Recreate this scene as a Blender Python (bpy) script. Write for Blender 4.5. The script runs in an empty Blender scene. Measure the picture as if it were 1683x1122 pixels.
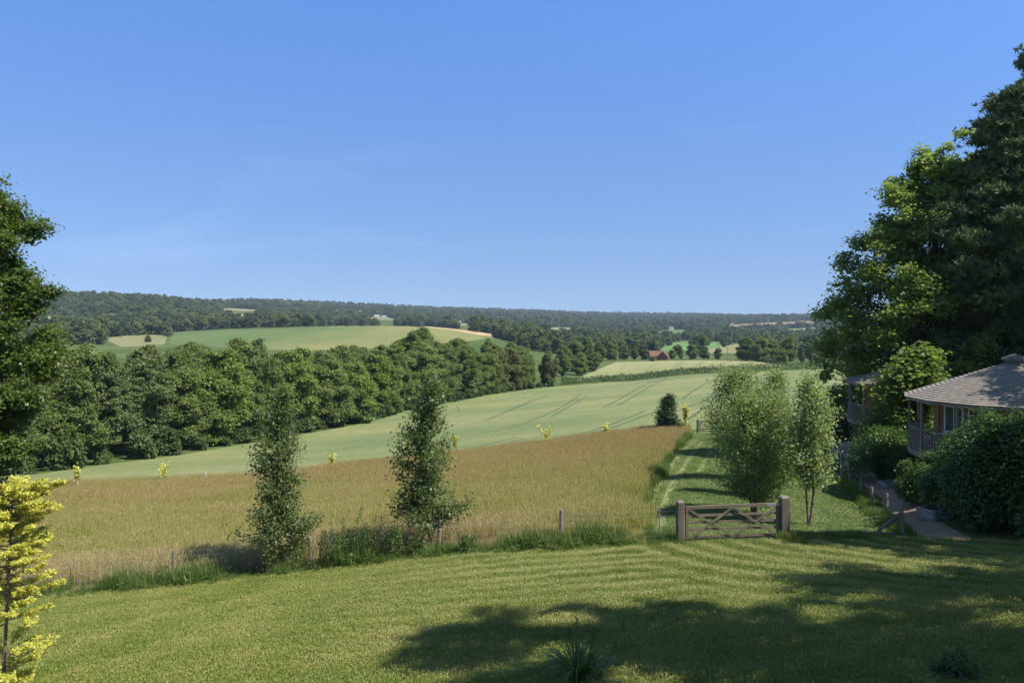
import bpy, math, random
import numpy as np
from mathutils import Vector, Matrix
from mathutils.geometry import delaunay_2d_cdt
R = math.radians
rng = np.random.default_rng(7)
random.seed(7)
scene = bpy.context.scene
COL = scene.collection
# ------------------------------------------------------------------ camera, light, exposure
F = 1309.0          # focal length in photo pixels (photo 1683 wide)
CU, VH = 841.5, 524.0
CAMZ = 9.0          # camera stands at an upstairs window
HAZE = 8.5e-5
cam_d = bpy.data.cameras.new('camera')
cam = bpy.data.objects.new('camera', cam_d); COL.objects.link(cam)
cam.location = (0, 0, CAMZ); cam.rotation_euler = (R(90), 0, 0)
cam_d.sensor_width = 36; cam_d.lens = 36*F/1683
cam_d.shift_y = -(561-VH)/1683.0
cam_d.clip_start = 0.1; cam_d.clip_end = 30000
scene.camera = cam
SUN_EL, SUN_AZ = 53.0, 115.0     # azimuth clockwise from +Y
w = bpy.data.worlds.new('World'); scene.world = w; w.use_nodes = True
nt = w.node_tree; nt.nodes.clear()
wo = nt.nodes.new('ShaderNodeOutputWorld'); bg = nt.nodes.new('ShaderNodeBackground')
sky = nt.nodes.new('ShaderNodeTexSky'); sky.sky_type = 'NISHITA'; sky.sun_disc = False
sky.sun_elevation = R(SUN_EL); sky.sun_rotation = R(SUN_AZ)
sky.altitude = 100; sky.air_density = 1.0; sky.dust_density = 0.0; sky.ozone_density = 10.0
bg.inputs['Strength'].default_value = 0.137
# faint wisps of cirrus, on the sky direction
tc = nt.nodes.new('ShaderNodeTexCoord'); mp = nt.nodes.new('ShaderNodeMapping')
mp.inputs['Scale'].default_value = (1.2, 1.2, 5.0); mp.inputs['Rotation'].default_value = (0.0, 0.22, 0.1)
nz = nt.nodes.new('ShaderNodeTexNoise'); nz.inputs['Scale'].default_value = 1.7; nz.inputs['Detail'].default_value = 6
nz.inputs['Distortion'].default_value = 0.7
rp = nt.nodes.new('ShaderNodeMapRange'); rp.inputs[1].default_value = 0.60; rp.inputs[2].default_value = 0.85
rp.inputs[3].default_value = 0.0; rp.inputs[4].default_value = 0.075
mx = nt.nodes.new('ShaderNodeMixRGB'); mx.inputs[2].default_value = (6.5, 7.2, 8.2, 1)
nt.links.new(tc.outputs['Generated'], mp.inputs['Vector']); nt.links.new(mp.outputs[0], nz.inputs['Vector'])
nt.links.new(nz.outputs['Fac'], rp.inputs[0]); nt.links.new(rp.outputs[0], mx.inputs[0])
ad = nt.nodes.new('ShaderNodeVectorMath'); ad.operation = 'ADD'; ad.inputs[1].default_value = (0, 0, .14)   # clear dry air: no white band at the horizon
nm = nt.nodes.new('ShaderNodeVectorMath'); nm.operation = 'NORMALIZE'
nt.links.new(tc.outputs['Generated'], ad.inputs[0]); nt.links.new(ad.outputs[0], nm.inputs[0]); nt.links.new(nm.outputs[0], sky.inputs[0])
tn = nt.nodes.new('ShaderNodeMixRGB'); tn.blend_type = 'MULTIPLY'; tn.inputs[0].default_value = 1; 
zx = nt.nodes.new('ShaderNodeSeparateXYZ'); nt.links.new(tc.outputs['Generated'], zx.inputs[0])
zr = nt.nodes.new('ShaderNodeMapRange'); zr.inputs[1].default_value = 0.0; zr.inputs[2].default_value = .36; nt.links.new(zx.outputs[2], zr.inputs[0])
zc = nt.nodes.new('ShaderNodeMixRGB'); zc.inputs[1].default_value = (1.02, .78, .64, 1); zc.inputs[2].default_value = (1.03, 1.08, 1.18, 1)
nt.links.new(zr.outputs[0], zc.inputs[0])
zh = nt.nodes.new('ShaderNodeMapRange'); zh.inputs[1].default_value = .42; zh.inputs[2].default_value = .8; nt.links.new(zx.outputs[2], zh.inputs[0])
zd = nt.nodes.new('ShaderNodeMixRGB'); zd.inputs[2].default_value = (1.32, .90, .56, 1); nt.links.new(zh.outputs[0], zd.inputs[0])  # unseen zenith tinted warm, added to take the blue out of the shade
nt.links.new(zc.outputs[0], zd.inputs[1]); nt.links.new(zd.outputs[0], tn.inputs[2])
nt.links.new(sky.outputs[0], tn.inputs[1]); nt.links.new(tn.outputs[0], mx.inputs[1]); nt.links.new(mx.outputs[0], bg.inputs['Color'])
nt.links.new(bg.outputs[0], wo.inputs['Surface'])
sd = bpy.data.lights.new('sun', 'SUN'); sd.energy = 4.6; sd.angle = R(0.53); sd.color = (1, .95, .86)
sun = bpy.data.objects.new('sun', sd); COL.objects.link(sun)
sv = Vector((math.sin(R(SUN_AZ))*math.cos(R(SUN_EL)), math.cos(R(SUN_AZ))*math.cos(R(SUN_EL)), math.sin(R(SUN_EL))))
sun.rotation_euler = sv.to_track_quat('Z', 'Y').to_euler(); sun.location = (30, 0, 60)
vs = scene.view_settings
vs.view_transform = 'Standard'; vs.look = 'None'; vs.gamma = 1; vs.exposure = 0.62
scene.render.resolution_x = 1024; scene.render.resolution_y = 682

# ------------------------------------------------------------------ object helpers
def tag(o, label=None, cat=None, group=None, kind=None):
    if label: o['label'] = label
    if cat: o['category'] = cat
    if group: o['group'] = group
    if kind: o['kind'] = kind
    return o
def empty(name, loc, rz=0, **k):
    o = bpy.data.objects.new(name, None); o.empty_display_size = .3
    COL.objects.link(o); o.location = loc; o.rotation_euler = (0, 0, rz)
    return tag(o, **k)
def mesh_np(name, V, Fq, mat=None, parent=None, tint=None, smooth=False, uv=None, mats=None, midx=None):
    """V (n,3); Fq: (m,4)/(m,3) array or list of faces"""
    me = bpy.data.meshes.new(name)
    V = np.asarray(V, dtype=np.float32)
    if isinstance(Fq, np.ndarray):
        m, k = Fq.shape
        me.vertices.add(len(V)); me.vertices.foreach_set('co', V.ravel())
        me.loops.add(m*k); me.loops.foreach_set('vertex_index', Fq.astype(np.int32).ravel())
        me.polygons.add(m); me.polygons.foreach_set('loop_start', np.arange(0, m*k, k, dtype=np.int32))
        me.update(calc_edges=True)
    else:
        me.from_pydata([tuple(map(float, v)) for v in V], [], Fq); me.update()
    if smooth: me.polygons.foreach_set('use_smooth', np.ones(len(me.polygons), dtype=bool))
    if tint is not None:
        a = me.attributes.new('tint', 'FLOAT', 'FACE'); a.data.foreach_set('value', np.asarray(tint, dtype=np.float32))
    if uv is not None:
        l = me.uv_layers.new(name='UVMap'); l.data.foreach_set('uv', np.asarray(uv, dtype=np.float32).ravel())
    if mat: me.materials.append(mat)
    o = bpy.data.objects.new(name, me); COL.objects.link(o)
    if parent: o.parent = parent
    return o
def kids(o): return list(o.children)
def copy_tree(o, parent=None):
    c = o.copy(); COL.objects.link(c)
    if parent: c.parent = parent
    for ch in kids(o): copy_tree(ch, c)
    return c
class MB:
    """collects simple solids into one mesh"""
    def __init__(s): s.v = []; s.f = []
    def add(s, V, Fc):
        n = len(s.v); s.v += [tuple(map(float, p)) for p in V]; s.f += [tuple(int(i)+n for i in f) for f in Fc]
    def box(s, c, size, M=None, taper=1.0):
        x, y, z = [q/2 for q in size]
        P = [(-x,-y,-z),(x,-y,-z),(x,y,-z),(-x,y,-z),(-x*taper,-y*taper,z),(x*taper,-y*taper,z),(x*taper,y*taper,z),(-x*taper,y*taper,z)]
        P = [Vector(p) for p in P]
        if M is not None: P = [M @ p for p in P]
        c = Vector(c); s.add([p+c for p in P], [(0,3,2,1),(4,5,6,7),(0,1,5,4),(1,2,6,5),(2,3,7,6),(3,0,4,7)])
    def bar(s, a, b, wd, th, up=(0,0,1)):
        """square bar from a to b; wd across 'up', th the other way"""
        a = Vector(a); b = Vector(b); d = (b-a); L = d.length; d.normalize()
        u = Vector(up); t = d.cross(u)
        if t.length < 1e-4: t = d.cross(Vector((1,0,0)))
        t.normalize(); u = t.cross(d)
        M = Matrix((t, d, u)).transposed()
        s.box((a+b)/2, (th, L, wd), M)
    def tube(s, pts, rad, n=6, cap=True):
        V, Fc = tube_np(pts, rad, n)
        s.add(V, Fc)
        if cap:
            s.f.append(tuple(len(s.v)-n+i for i in range(n)))
    def build(s, name, mat, parent=None, smooth=False):
        return mesh_np(name, np.array(s.v), s.f, mat, parent, smooth=smooth)
def tube_np(pts, rad, n=6):
    pts = np.asarray(pts, float); m = len(pts); rad = np.broadcast_to(np.asarray(rad, float), (m,))
    V = []; Fc = []
    for i in range(m):
        d = pts[min(i+1, m-1)]-pts[max(i-1, 0)]; d /= (np.linalg.norm(d)+1e-9)
        a = np.cross(d, (0.13, 0.97, 0.21) if abs(d[2]) > .6 else (0, 0, 1.0)); a /= (np.linalg.norm(a)+1e-9); b = np.cross(d, a)
        for k in range(n):
            t = 2*math.pi*k/n; V.append(pts[i]+rad[i]*(math.cos(t)*a+math.sin(t)*b))
    for i in range(m-1):
        for k in range(n):
            k2 = (k+1) % n; Fc.append((i*n+k, i*n+k2, (i+1)*n+k2, (i+1)*n+k))
    return V, Fc

# ------------------------------------------------------------------ terrain: height below the camera as a smooth table
COLS = {
 -900: [(8,1420),(12.5,1235),(28,1010),(60,840),(95,795),(200,650),(400,592),(700,560),(1200,520),(1600,500),(3500,510),(9000,522)],
 -200: [(8,1375),(12.5,1195),(28,1000),(58,822),(90,785),(130,720),(200,648),(400,588),(600,563),(900,545),(1200,512),(1600,484),(2200,500),(3500,508),(9000,522)],
 100: [(8,1340),(12.5,1160),(28,974),(60,809),(95,768),(130,715),(200,643),(400,586),(600,562),(750,549),(900,545),(1200,518),(1550,489),(2000,500),(3500,508),(9000,522)],
 250: [(8,1330),(12.5,1145),(28,960),(63,803),(108,750),(200,650),(400,588),(620,564),(760,550),(880,547),(1200,522),(1700,496),(2300,505),(3500,508),(9000,522)],
 400: [(8,1325),(12.5,1130),(28,944),(66,795),(125,728),(200,660),(400,588),(550,570),(680,553),(850,539),(1000,537),(1250,529),(1600,517),(2000,508),(3000,499.5),(5000,510),(9000,522)],
 550: [(8,1320),(12.5,1120),(27.7,927),(69,778),(150,704),(250,634),(400,592),(600,562),(820,535),(950,540),(1300,533),(1800,520),(2600,508),(3300,503),(5000,512),(9000,522)],
 700: [(8,1315),(12.5,1110),(27.3,912),(73,760),(200,666),(300,615),(450,585),(600,563),(820,536),(950,541),(1400,534),(2200,522),(3000,514),(3800,510),(6000,516),(9000,522)],
 850: [(8,1310),(12.5,1100),(27,903),(76,742),(250,641),(350,610),(600,572),(800,556),(900,553),(1400,541),(2200,528),(3200,518),(4000,514),(6000,519),(9000,523)],
 1000: [(8,1305),(12.5,1090),(26.5,896),(79,722),(120,683),(200,646),(300,628),(420,600),(455,592),(600,585),(1000,566),(1500,550),(2200,536),(3200,525),(4300,519),(6500,522),(9000,523)],
 1150: [(8,1300),(12.5,1083),(26,890),(36,817),(43,786),(60,743),(81,710),(120,674),(200,635),(280,612),(340,602),(450,591),(600,585),(1000,567),(1500,552),(2200,537),(3200,527),(4300,521),(7000,521),(9000,523)],
 1300: [(8,1295),(12.5,1075),(26,886),(36,822),(43,788),(60,742),(81,708),(120,668),(270,607),(340,600),(450,594),(600,588),(1000,570),(1400,556),(2000,540),(2700,528),(3300,523),(5000,526),(7500,522.5),(9000,523)],
 1400: [(8,1290),(12.5,1068),(26,884),(33,845),(38,812),(50,755),(60,722),(81,688),(120,658),(265,606),(340,600),(600,586),(1000,566),(1500,548),(2000,534),(2600,521),(3500,520),(5000,524),(9000,523)],
 1600: [(8,1285),(12.5,1060),(25,890),(33,820),(45,765),(60,724),(81,690),(120,658),(260,605),(340,600),(600,585),(1000,564),(1500,545),(2000,530),(2600,517),(3500,518),(9000,523)],
 2000: [(8,1270),(12.5,1045),(25,870),(33,805),(45,752),(60,716),(81,684),(120,650),(260,603),(600,583),(1500,544),(2600,516),(9000,522)],
 2700: [(8,1250),(12.5,1025),(25,850),(60,700),(120,640),(260,600),(600,580),(1500,540),(2600,515),(9000,522)],
}
def pchip(x, y, xi):
    x = np.asarray(x, float); y = np.asarray(y, float); h = np.diff(x); dl = np.diff(y)/h
    d = np.zeros_like(y)
    for i in range(1, len(x)-1):
        if dl[i-1]*dl[i] > 0:
            w1 = 2*h[i]+h[i-1]; w2 = h[i]+2*h[i-1]; d[i] = (w1+w2)/(w1/dl[i-1]+w2/dl[i])
    d[0] = dl[0]; d[-1] = dl[-1]
    k = np.clip(np.searchsorted(x, xi)-1, 0, len(x)-2); t = (xi-x[k])/h[k]
    h00 = 2*t**3-3*t**2+1; h10 = t**3-2*t**2+t; h01 = -2*t**3+3*t**2; h11 = t**3-t**2
    return h00*y[k]+h10*h[k]*d[k]+h01*y[k+1]+h11*h[k]*d[k+1]
NS, S0, S1 = 700, math.log(8.0), math.log(9000.0)
SG = np.linspace(S0, S1, NS); UG = np.arange(-900, 2701, 10.0)
_cu = sorted(COLS); _T = np.array([pchip([math.log(a) for a, b in COLS[c]], [math.log(b-300) for a, b in COLS[c]], SG) for c in _cu])
TAB = np.array([pchip(_cu, _T[:, j], UG) for j in range(NS)]).T     # [u, s]
k5 = np.array([1, 3, 6, 10, 14, 16, 14, 10, 6, 3, 1.]); k5 /= k5.sum()
for it in range(2):
    TP = np.pad(TAB, ((5, 5), (0, 0)), mode='edge'); TAB = sum(k5[i]*TP[i:i+len(UG)] for i in range(11))
    k3 = np.array([1, 2, 3, 2, 1.])/9; TP = np.pad(TAB, ((0, 0), (2, 2)), mode='edge'); TAB = sum(k3[i]*TP[:, i:i+NS] for i in range(5))
TAB = np.exp(TAB)+300
def vtab(u, s):
    u = np.clip((np.asarray(u, float)+900)/10, 0, len(UG)-1.001); s = np.clip((np.asarray(s, float)-S0)/(S1-S0)*(NS-1), 0, NS-1.001)
    i = u.astype(int); j = s.astype(int); a = u-i; b = s-j
    return (TAB[i, j]*(1-a)+TAB[i+1, j]*a)*(1-b)+(TAB[i, j+1]*(1-a)+TAB[i+1, j+1]*a)*b
def zfun(X, Y):
    X = np.asarray(X, float); Y = np.asarray(Y, float)
    Yc = np.maximum(Y, 10.0); u = CU+F*X/Yc
    h = (vtab(u, np.log(Yc))-VH)/F*Yc
    h = h-np.clip(10.0-Y, 0, 30)*0.12
    z = CAMZ-h
    z += 0.05*np.sin(X*.35+1)*np.sin(Y*.28)*np.clip((Y-8)/10, 0, 1)*np.clip(1.6-Y/50, 0, 1)
    return z
def zf(x, y): return float(zfun(x, y))
def at(u, Y): return ((u-CU)/F*Y, Y)
def ground(u, Y):
    x, y = at(u, Y); return Vector((x, y, zf(x, y)))
def hit(u, v, dmin=8.5, dmax=8900):
    s = np.linspace(math.log(dmin), math.log(dmax), 1500); vv = vtab(np.full_like(s, u), s)
    k = np.nonzero(vv <= v)[0]
    if len(k) == 0:
        return float(math.exp(s[np.argmin(vv)]))
    k = k[0]
    if k == 0: return float(math.exp(s[0]))
    t = (vv[k-1]-v)/max(vv[k-1]-vv[k], 1e-6)
    return float(math.exp(s[k-1]+t*(s[k]-s[k-1])))
def gp(u, v, dmin=8.5): return ground(u, hit(u, v, dmin))
# ------------------------------------------------------------------ materials
def newmat(name):
    m = bpy.data.materials.new(name); m.use_nodes = True; m.node_tree.nodes.clear(); return m, m.node_tree
def nd(t, typ, **k):
    n = t.nodes.new(typ)
    for a, b in k.items(): setattr(n, a, b)
    return n
def noise(t, scale, detail=4, vec=None, rough=.55, dist=0):
    n = nd(t, 'ShaderNodeTexNoise'); n.inputs['Scale'].default_value = scale; n.inputs['Detail'].default_value = detail
    n.inputs['Roughness'].default_value = rough; n.inputs['Distortion'].default_value = dist
    if vec is not None: t.links.new(vec, n.inputs['Vector'])
    return n.outputs['Fac']
def mapr(t, val, a, b, c=0., d=1., smooth=False):
    n = nd(t, 'ShaderNodeMapRange'); n.inputs[1].default_value = a; n.inputs[2].default_value = b
    n.inputs[3].default_value = c; n.inputs[4].default_value = d
    if smooth: n.interpolation_type = 'SMOOTHSTEP'
    t.links.new(val, n.inputs[0]); return n.outputs[0]
def ramp(t, val, stops):
    n = nd(t, 'ShaderNodeValToRGB'); e = n.color_ramp.elements
    while len(e) < len(stops): e.new(.5)
    for k, (p, c) in enumerate(stops): e[k].position = p; e[k].color = (*c, 1)
    t.links.new(val, n.inputs[0]); return n.outputs[0]
def mixc(t, f, a, b, mode='MIX'):
    n = nd(t, 'ShaderNodeMixRGB', blend_type=mode)
    for s, x in zip(n.inputs, (f, a, b)):
        if isinstance(x, (int, float)): s.default_value = x
        elif isinstance(x, tuple): s.default_value = (*x, 1)
        else: t.links.new(x, s)
    return n.outputs[0]
def math_(t, op, a, b=0.0, c=None):
    n = nd(t, 'ShaderNodeMath', operation=op)
    for s, x in zip(n.inputs, (a, b, c)):
        if x is None: continue
        if isinstance(x, (int, float)): s.default_value = x
        else: t.links.new(x, s)
    return n.outputs[0]
def pos(t, scale=(1,1,1), rot=(0,0,0), obj=False):
    if obj: v = nd(t, 'ShaderNodeTexCoord').outputs['Object']
    else: v = nd(t, 'ShaderNodeNewGeometry').outputs['Position']
    m = nd(t, 'ShaderNodeMapping'); m.inputs['Scale'].default_value = scale; m.inputs['Rotation'].default_value = rot
    t.links.new(v, m.inputs[0]); return m.outputs[0]
def xyz(t, v):
    n = nd(t, 'ShaderNodeSeparateXYZ'); t.links.new(v, n.inputs[0]); return n.outputs
def finish(t, col, rough=.8, bump=None, bs=.3, bd=.05, spec=.3, metal=0, extra=None):
    p = nd(t, 'ShaderNodeBsdfPrincipled'); o = nd(t, 'ShaderNodeOutputMaterial')
    if isinstance(col, tuple): p.inputs['Base Color'].default_value = (*col, 1)
    else: t.links.new(col, p.inputs['Base Color'])
    p.inputs['Metallic'].default_value = metal
    p.inputs['Specular IOR Level'].default_value = spec
    if isinstance(rough, (int, float)): p.inputs['Roughness'].default_value = rough
    else: t.links.new(rough, p.inputs['Roughness'])
    if bump is not None:
        b = nd(t, 'ShaderNodeBump'); b.inputs['Strength'].default_value = bs; b.inputs['Distance'].default_value = bd
        t.links.new(bump, b.inputs['Height']); t.links.new(b.outputs[0], p.inputs['Normal'])
    t.links.new(p.outputs[0], o.inputs[0]); return p
def leaf_mat(name, c0, c1, c2=None, rough=.45, transl=.35, spec=.35, big=.12, objr=.35, tcol=None):
    """c0 darker - c1 - c2 lighter leaf colours, per-leaf tint, per-plant shift"""
    m, t = newmat(name)
    c2 = c2 or c1
    a = nd(t, 'ShaderNodeAttribute', attribute_name='tint').outputs['Fac']
    oi = nd(t, 'ShaderNodeObjectInfo').outputs['Random']
    n = noise(t, big, 3, pos(t))
    f = math_(t, 'ADD', math_(t, 'MULTIPLY', a, .6), math_(t, 'MULTIPLY', mapr(t, n, .3, .7), .4-0.4*objr*.5))
    f = math_(t, 'ADD', f, math_(t, 'MULTIPLY', math_(t, 'SUBTRACT', oi, .5), objr))
    col = ramp(t, f, [(0.0, c0), (.5, c1), (1.0, c2)])
    p = nd(t, 'ShaderNodeBsdfPrincipled'); p.inputs['Roughness'].default_value = rough
    p.inputs['Specular IOR Level'].default_value = spec
    t.links.new(col, p.inputs['Base Color'])
    tr = nd(t, 'ShaderNodeBsdfTranslucent')
    tc_ = mixc(t, 1.0, col, tcol or (1.25, 1.42, .5), 'MULTIPLY')
    t.links.new(tc_, tr.inputs[0])
    mxs = nd(t, 'ShaderNodeMixShader'); mxs.inputs[0].default_value = transl
    o = nd(t, 'ShaderNodeOutputMaterial')
    t.links.new(p.outputs[0], mxs.inputs[1]); t.links.new(tr.outputs[0], mxs.inputs[2]); t.links.new(mxs.outputs[0], o.inputs[0])
    return m
def bark_mat(name, a, b, scale=6):
    m, t = newmat(name)
    n = noise(t, scale, 5, pos(t, (1, 1, .25), obj=True))
    finish(t, ramp(t, n, [(.3, a), (.7, b)]), .9, n, .6, .03); return m
def wood_mat(name, a, b, scale=8, rough=.8, stretch=(1, 1, 1)):
    m, t = newmat(name)
    n = noise(t, scale, 6, pos(t, stretch, obj=True), .6)
    n2 = noise(t, scale*.25, 3, pos(t, obj=True))
    col = mixc(t, mapr(t, n2, .35, .7, 0, .45), ramp(t, n, [(.3, a), (.7, b)]), tuple(x*.75 for x in a))
    finish(t, col, rough, n, .4, .01); return m
def plain(name, c, rough=.6, metal=0, spec=.4):
    m, t = newmat(name); n = noise(t, 5, 4, pos(t))
    finish(t, mixc(t, mapr(t, n, .3, .7), c, tuple(x*.8 for x in c)), rough, metal=metal, spec=spec); return m

M = {}
M['oak'] = leaf_mat('oak_leaf', (.050,.085,.018), (.085,.130,.026), (.17,.22,.045), rough=.4, objr=.2, spec=.4, transl=.4)
M['wood_mid'] = leaf_mat('woodland_leaf_mid', (.105,.15,.042), (.165,.22,.062), (.26,.30,.10), rough=.55, transl=.42, objr=.35)
M['wood_dark'] = leaf_mat('woodland_leaf_dark', (.09,.135,.038), (.15,.205,.058), (.235,.28,.085), rough=.55, transl=.4, objr=.3)
M['wood_yellow'] = leaf_mat('woodland_leaf_yellow', (.12,.17,.035), (.18,.24,.055), (.26,.32,.085), rough=.55, transl=.42, objr=.3)
M['far_leaf'] = leaf_mat('far_leaf', (.05,.08,.028), (.10,.135,.045), (.19,.21,.075), rough=.7, transl=.35, objr=.8, big=.004)
M['birch'] = leaf_mat('birch_leaf', (.14,.185,.062), (.23,.285,.11), (.46,.50,.32), rough=.5, transl=.45, spec=.35, objr=.15)
M['young'] = leaf_mat('young_tree_leaf', (.08,.115,.035), (.13,.175,.055), (.26,.30,.16), rough=.45, transl=.4, spec=.4, objr=.1)
M['shrubleaf'] = leaf_mat('shrub_leaf', (.035,.075,.018), (.065,.125,.028), (.13,.20,.05), rough=.4, transl=.3, spec=.35, objr=.15)
M['maple'] = leaf_mat('maple_leaf', (.09,.135,.035), (.175,.235,.065), (.38,.44,.18), rough=.5, transl=.52, objr=.1)
M['pine'] = leaf_mat('pine_needle', (.045,.08,.032), (.08,.12,.045), (.14,.175,.07), rough=.6, transl=.15, objr=.15)
M['gold'] = leaf_mat('golden_leaf', (.30,.38,.06), (.66,.65,.12), (.86,.82,.30), rough=.5, transl=.35, objr=.05, tcol=(1.1,1.0,.4))
M['yew'] = leaf_mat('evergreen_leaf', (.022,.050,.018), (.045,.08,.026), (.08,.12,.04), rough=.5, transl=.1)
M['hedge'] = leaf_mat('hedge_leaf', (.05,.08,.02), (.08,.12,.03), (.13,.17,.045), rough=.6, transl=.25, big=.4)
M['weed'] = leaf_mat('weed_leaf', (.06,.11,.025), (.12,.18,.04), (.24,.28,.09), rough=.45, transl=.35, objr=.5)
M['dock'] = leaf_mat('dock_leaf', (.06,.08,.02), (.10,.11,.035), (.17,.15,.06), rough=.6, transl=.25, objr=.3)
M['strap'] = leaf_mat('strap_leaf', (.06,.12,.025), (.11,.18,.04), (.19,.28,.08), rough=.45, transl=.4)
M['bark'] = bark_mat('bark_brown', (.05,.04,.03), (.13,.105,.08))
M['bark_grey'] = bark_mat('bark_grey', (.12,.11,.09), (.28,.26,.22))
M['bark_birch'] = bark_mat('bark_birch', (.10,.06,.045), (.24,.17,.13), 9)
M['bark_pine'] = bark_mat('bark_pine', (.10,.055,.035), (.22,.13,.08))
M['post'] = wood_mat('weathered_post', (.16,.13,.10), (.34,.29,.23), 9, stretch=(1, 1, .12))
M['gate'] = wood_mat('weathered_gate_oak', (.11,.088,.06), (.24,.20,.145), 7, stretch=(.12, 1, 1))
M['gatepost'] = wood_mat('grey_gate_post', (.085,.072,.052), (.20,.17,.125), 9, stretch=(1, 1, .1))
M['rail'] = wood_mat('deck_rail_wood', (.20,.15,.13), (.34,.28,.25), 9, stretch=(1, 1, .2))
M['cladding'] = wood_mat('cabin_cladding', (.25,.105,.05), (.42,.20,.095), 7, stretch=(1, 1, .1))
M['plank'] = wood_mat('grey_plank', (.22,.21,.19), (.42,.41,.38), 8, stretch=(.2, .2, 1))
M['wire'] = plain('galvanised_wire', (.36,.37,.38), .6, .3)
M['galv'] = plain('galvanised_plate', (.55,.57,.6), .35, .7)
M['white'] = plain('white_paint', (.75,.76,.78), .5)
M['guard'] = plain('tree_guard_plastic', (.55,.56,.50), .5)
M['render'] = plain('house_render', (.42,.38,.32), .8)
M['brick'] = plain('red_brick', (.24,.10,.065), .9)
M['dark'] = plain('dark_opening', (.02,.022,.025), .4)
m, t = newmat('window_glass'); finish(t, (.06,.08,.07), .06, spec=.8); M['glass'] = m
m, t = newmat('red_roof_tile'); n = noise(t, 1.2, 5, pos(t)); finish(t, ramp(t, n, [(.3,(.14,.075,.055)), (.7,(.21,.11,.08))]), .9); M['redtile'] = m
m, t = newmat('slate_roof'); n = noise(t, 1.2, 5, pos(t)); finish(t, ramp(t, n, [(.3,(.12,.10,.09)), (.7,(.24,.19,.16))]), .8); M['slate'] = m
# shingles: uv.x along the eave in metres, uv.y up the slope in metres
m, t = newmat('cedar_shingle')
uvn = nd(t, 'ShaderNodeUVMap').outputs[0]
br = nd(t, 'ShaderNodeTexBrick'); t.links.new(uvn, br.inputs['Vector']); br.inputs['Scale'].default_value = 1.0
br.inputs['Brick Width'].default_value = .16; br.inputs['Row Height'].default_value = .19; br.inputs['Mortar Size'].default_value = .008
br.inputs['Color1'].default_value = (.20,.165,.13,1); br.inputs['Color2'].default_value = (.30,.25,.20,1); br.inputs['Mortar'].default_value = (.08,.07,.06,1)
n = noise(t, 1.1, 5, pos(t)); n2 = noise(t, 14, 3, pos(t))
c = mixc(t, mapr(t, n, .4, .7, 0, .5), br.outputs[0], (.20,.20,.17)); c = mixc(t, mapr(t, n2, .3, .7, 0, .35), c, (.45,.42,.38))
finish(t, c, .85, br.outputs['Fac'], .6, -.01); M['shingle'] = m

# ---- ground covers
def mow_stripes(t, n2):
    """lighter and darker mower passes: along the fence on the left, curving round the shrub corner on the right"""
    s = xyz(t, nd(t, 'ShaderNodeNewGeometry').outputs['Position'])
    wob = math_(t, 'MULTIPLY', noise(t, .3, 3, pos(t)), 1.3)
    d1 = math_(t, 'ADD', math_(t, 'ADD', s[1], math_(t, 'MULTIPLY', s[0], -.06)), wob)
    dx = math_(t, 'SUBTRACT', s[0], 17.0); dy = math_(t, 'SUBTRACT', s[1], 27.5)
    r = math_(t, 'ADD', math_(t, 'SQRT', math_(t, 'ADD', math_(t, 'MULTIPLY', dx, dx), math_(t, 'MULTIPLY', dy, dy))), math_(t, 'MULTIPLY', wob, .5))
    st1 = math_(t, 'SINE', math_(t, 'MULTIPLY', d1, 2*math.pi/1.1)); st2 = math_(t, 'SINE', math_(t, 'MULTIPLY', r, 2*math.pi/1.1))
    wx = mapr(t, math_(t, 'ADD', s[0], math_(t, 'MULTIPLY', noise(t, .5, 2, pos(t)), 3)), 4.2, 7.5, 0, 1, True)
    st = math_(t, 'ADD', math_(t, 'MULTIPLY', st1, math_(t, 'SUBTRACT', 1.0, wx)), math_(t, 'MULTIPLY', st2, wx))
    amt = math_(t, 'MULTIPLY', mapr(t, st, -.5, .9, 0, 1, True), mapr(t, s[1], 14, 19.5, 0.15, 1.0))
    amt = math_(t, 'MULTIPLY', amt, mapr(t, s[0], -9, 2, .3, 1)); amt = math_(t, 'MULTIPLY', amt, mapr(t, noise(t, .22, 3, pos(t)), .35, .6, .6, 1))
    return math_(t, 'MULTIPLY', amt, mapr(t, n2, .3, .7, .55, 1))
def lawn_mat():
    m, t = newmat('mown_lawn'); P = nd(t, 'ShaderNodeNewGeometry').outputs['Position']; s = xyz(t, P)
    n1 = noise(t, .55, 5, pos(t)); n2 = noise(t, 4.5, 5, pos(t, (1,1,1)), .65); n3 = noise(t, 38, 3, pos(t), .7)
    c = ramp(t, n1, [(.36,(.10,.165,.026)), (.5,(.16,.21,.038)), (.62,(.25,.235,.07))])
    c = mixc(t, mapr(t, n2, .35, .65, 0, .55), c, (.095,.145,.030))
    c = mixc(t, mapr(t, n3, .45, .75, 0, .5), c, (.24,.235,.10))
    amt = mow_stripes(t, n2)
    c = mixc(t, amt, c, (.33,.32,.14))
    h = math_(t, 'ADD', math_(t, 'MULTIPLY', n3, .5), math_(t, 'MULTIPLY', noise(t, 120, 2, pos(t)), .5))
    finish(t, c, .85, h, .9, .05, spec=.15); return m
M['lawn'] = lawn_mat()
def track_mat():
    m, t = newmat('mown_track'); P = nd(t, 'ShaderNodeNewGeometry').outputs['Position']
    n1 = noise(t, .5, 5, pos(t)); n2 = noise(t, 4, 5, pos(t), .65)
    c = ramp(t, n1, [(.3,(.105,.165,.045)), (.7,(.165,.20,.07))]); c = mixc(t, mapr(t, n2, .35, .65, 0, .5), c, (.09,.14,.035))
    finish(t, c, .9, n2, .8, .05, spec=.15); return m
M['track'] = track_mat()
m, t = newmat('wheel_rut'); n = noise(t, 3, 5, pos(t)); finish(t, ramp(t, n, [(.3,(.19,.23,.085)), (.6,(.28,.29,.13))]), .9, n, .5, .05, spec=.1); M['rut'] = m
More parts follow.
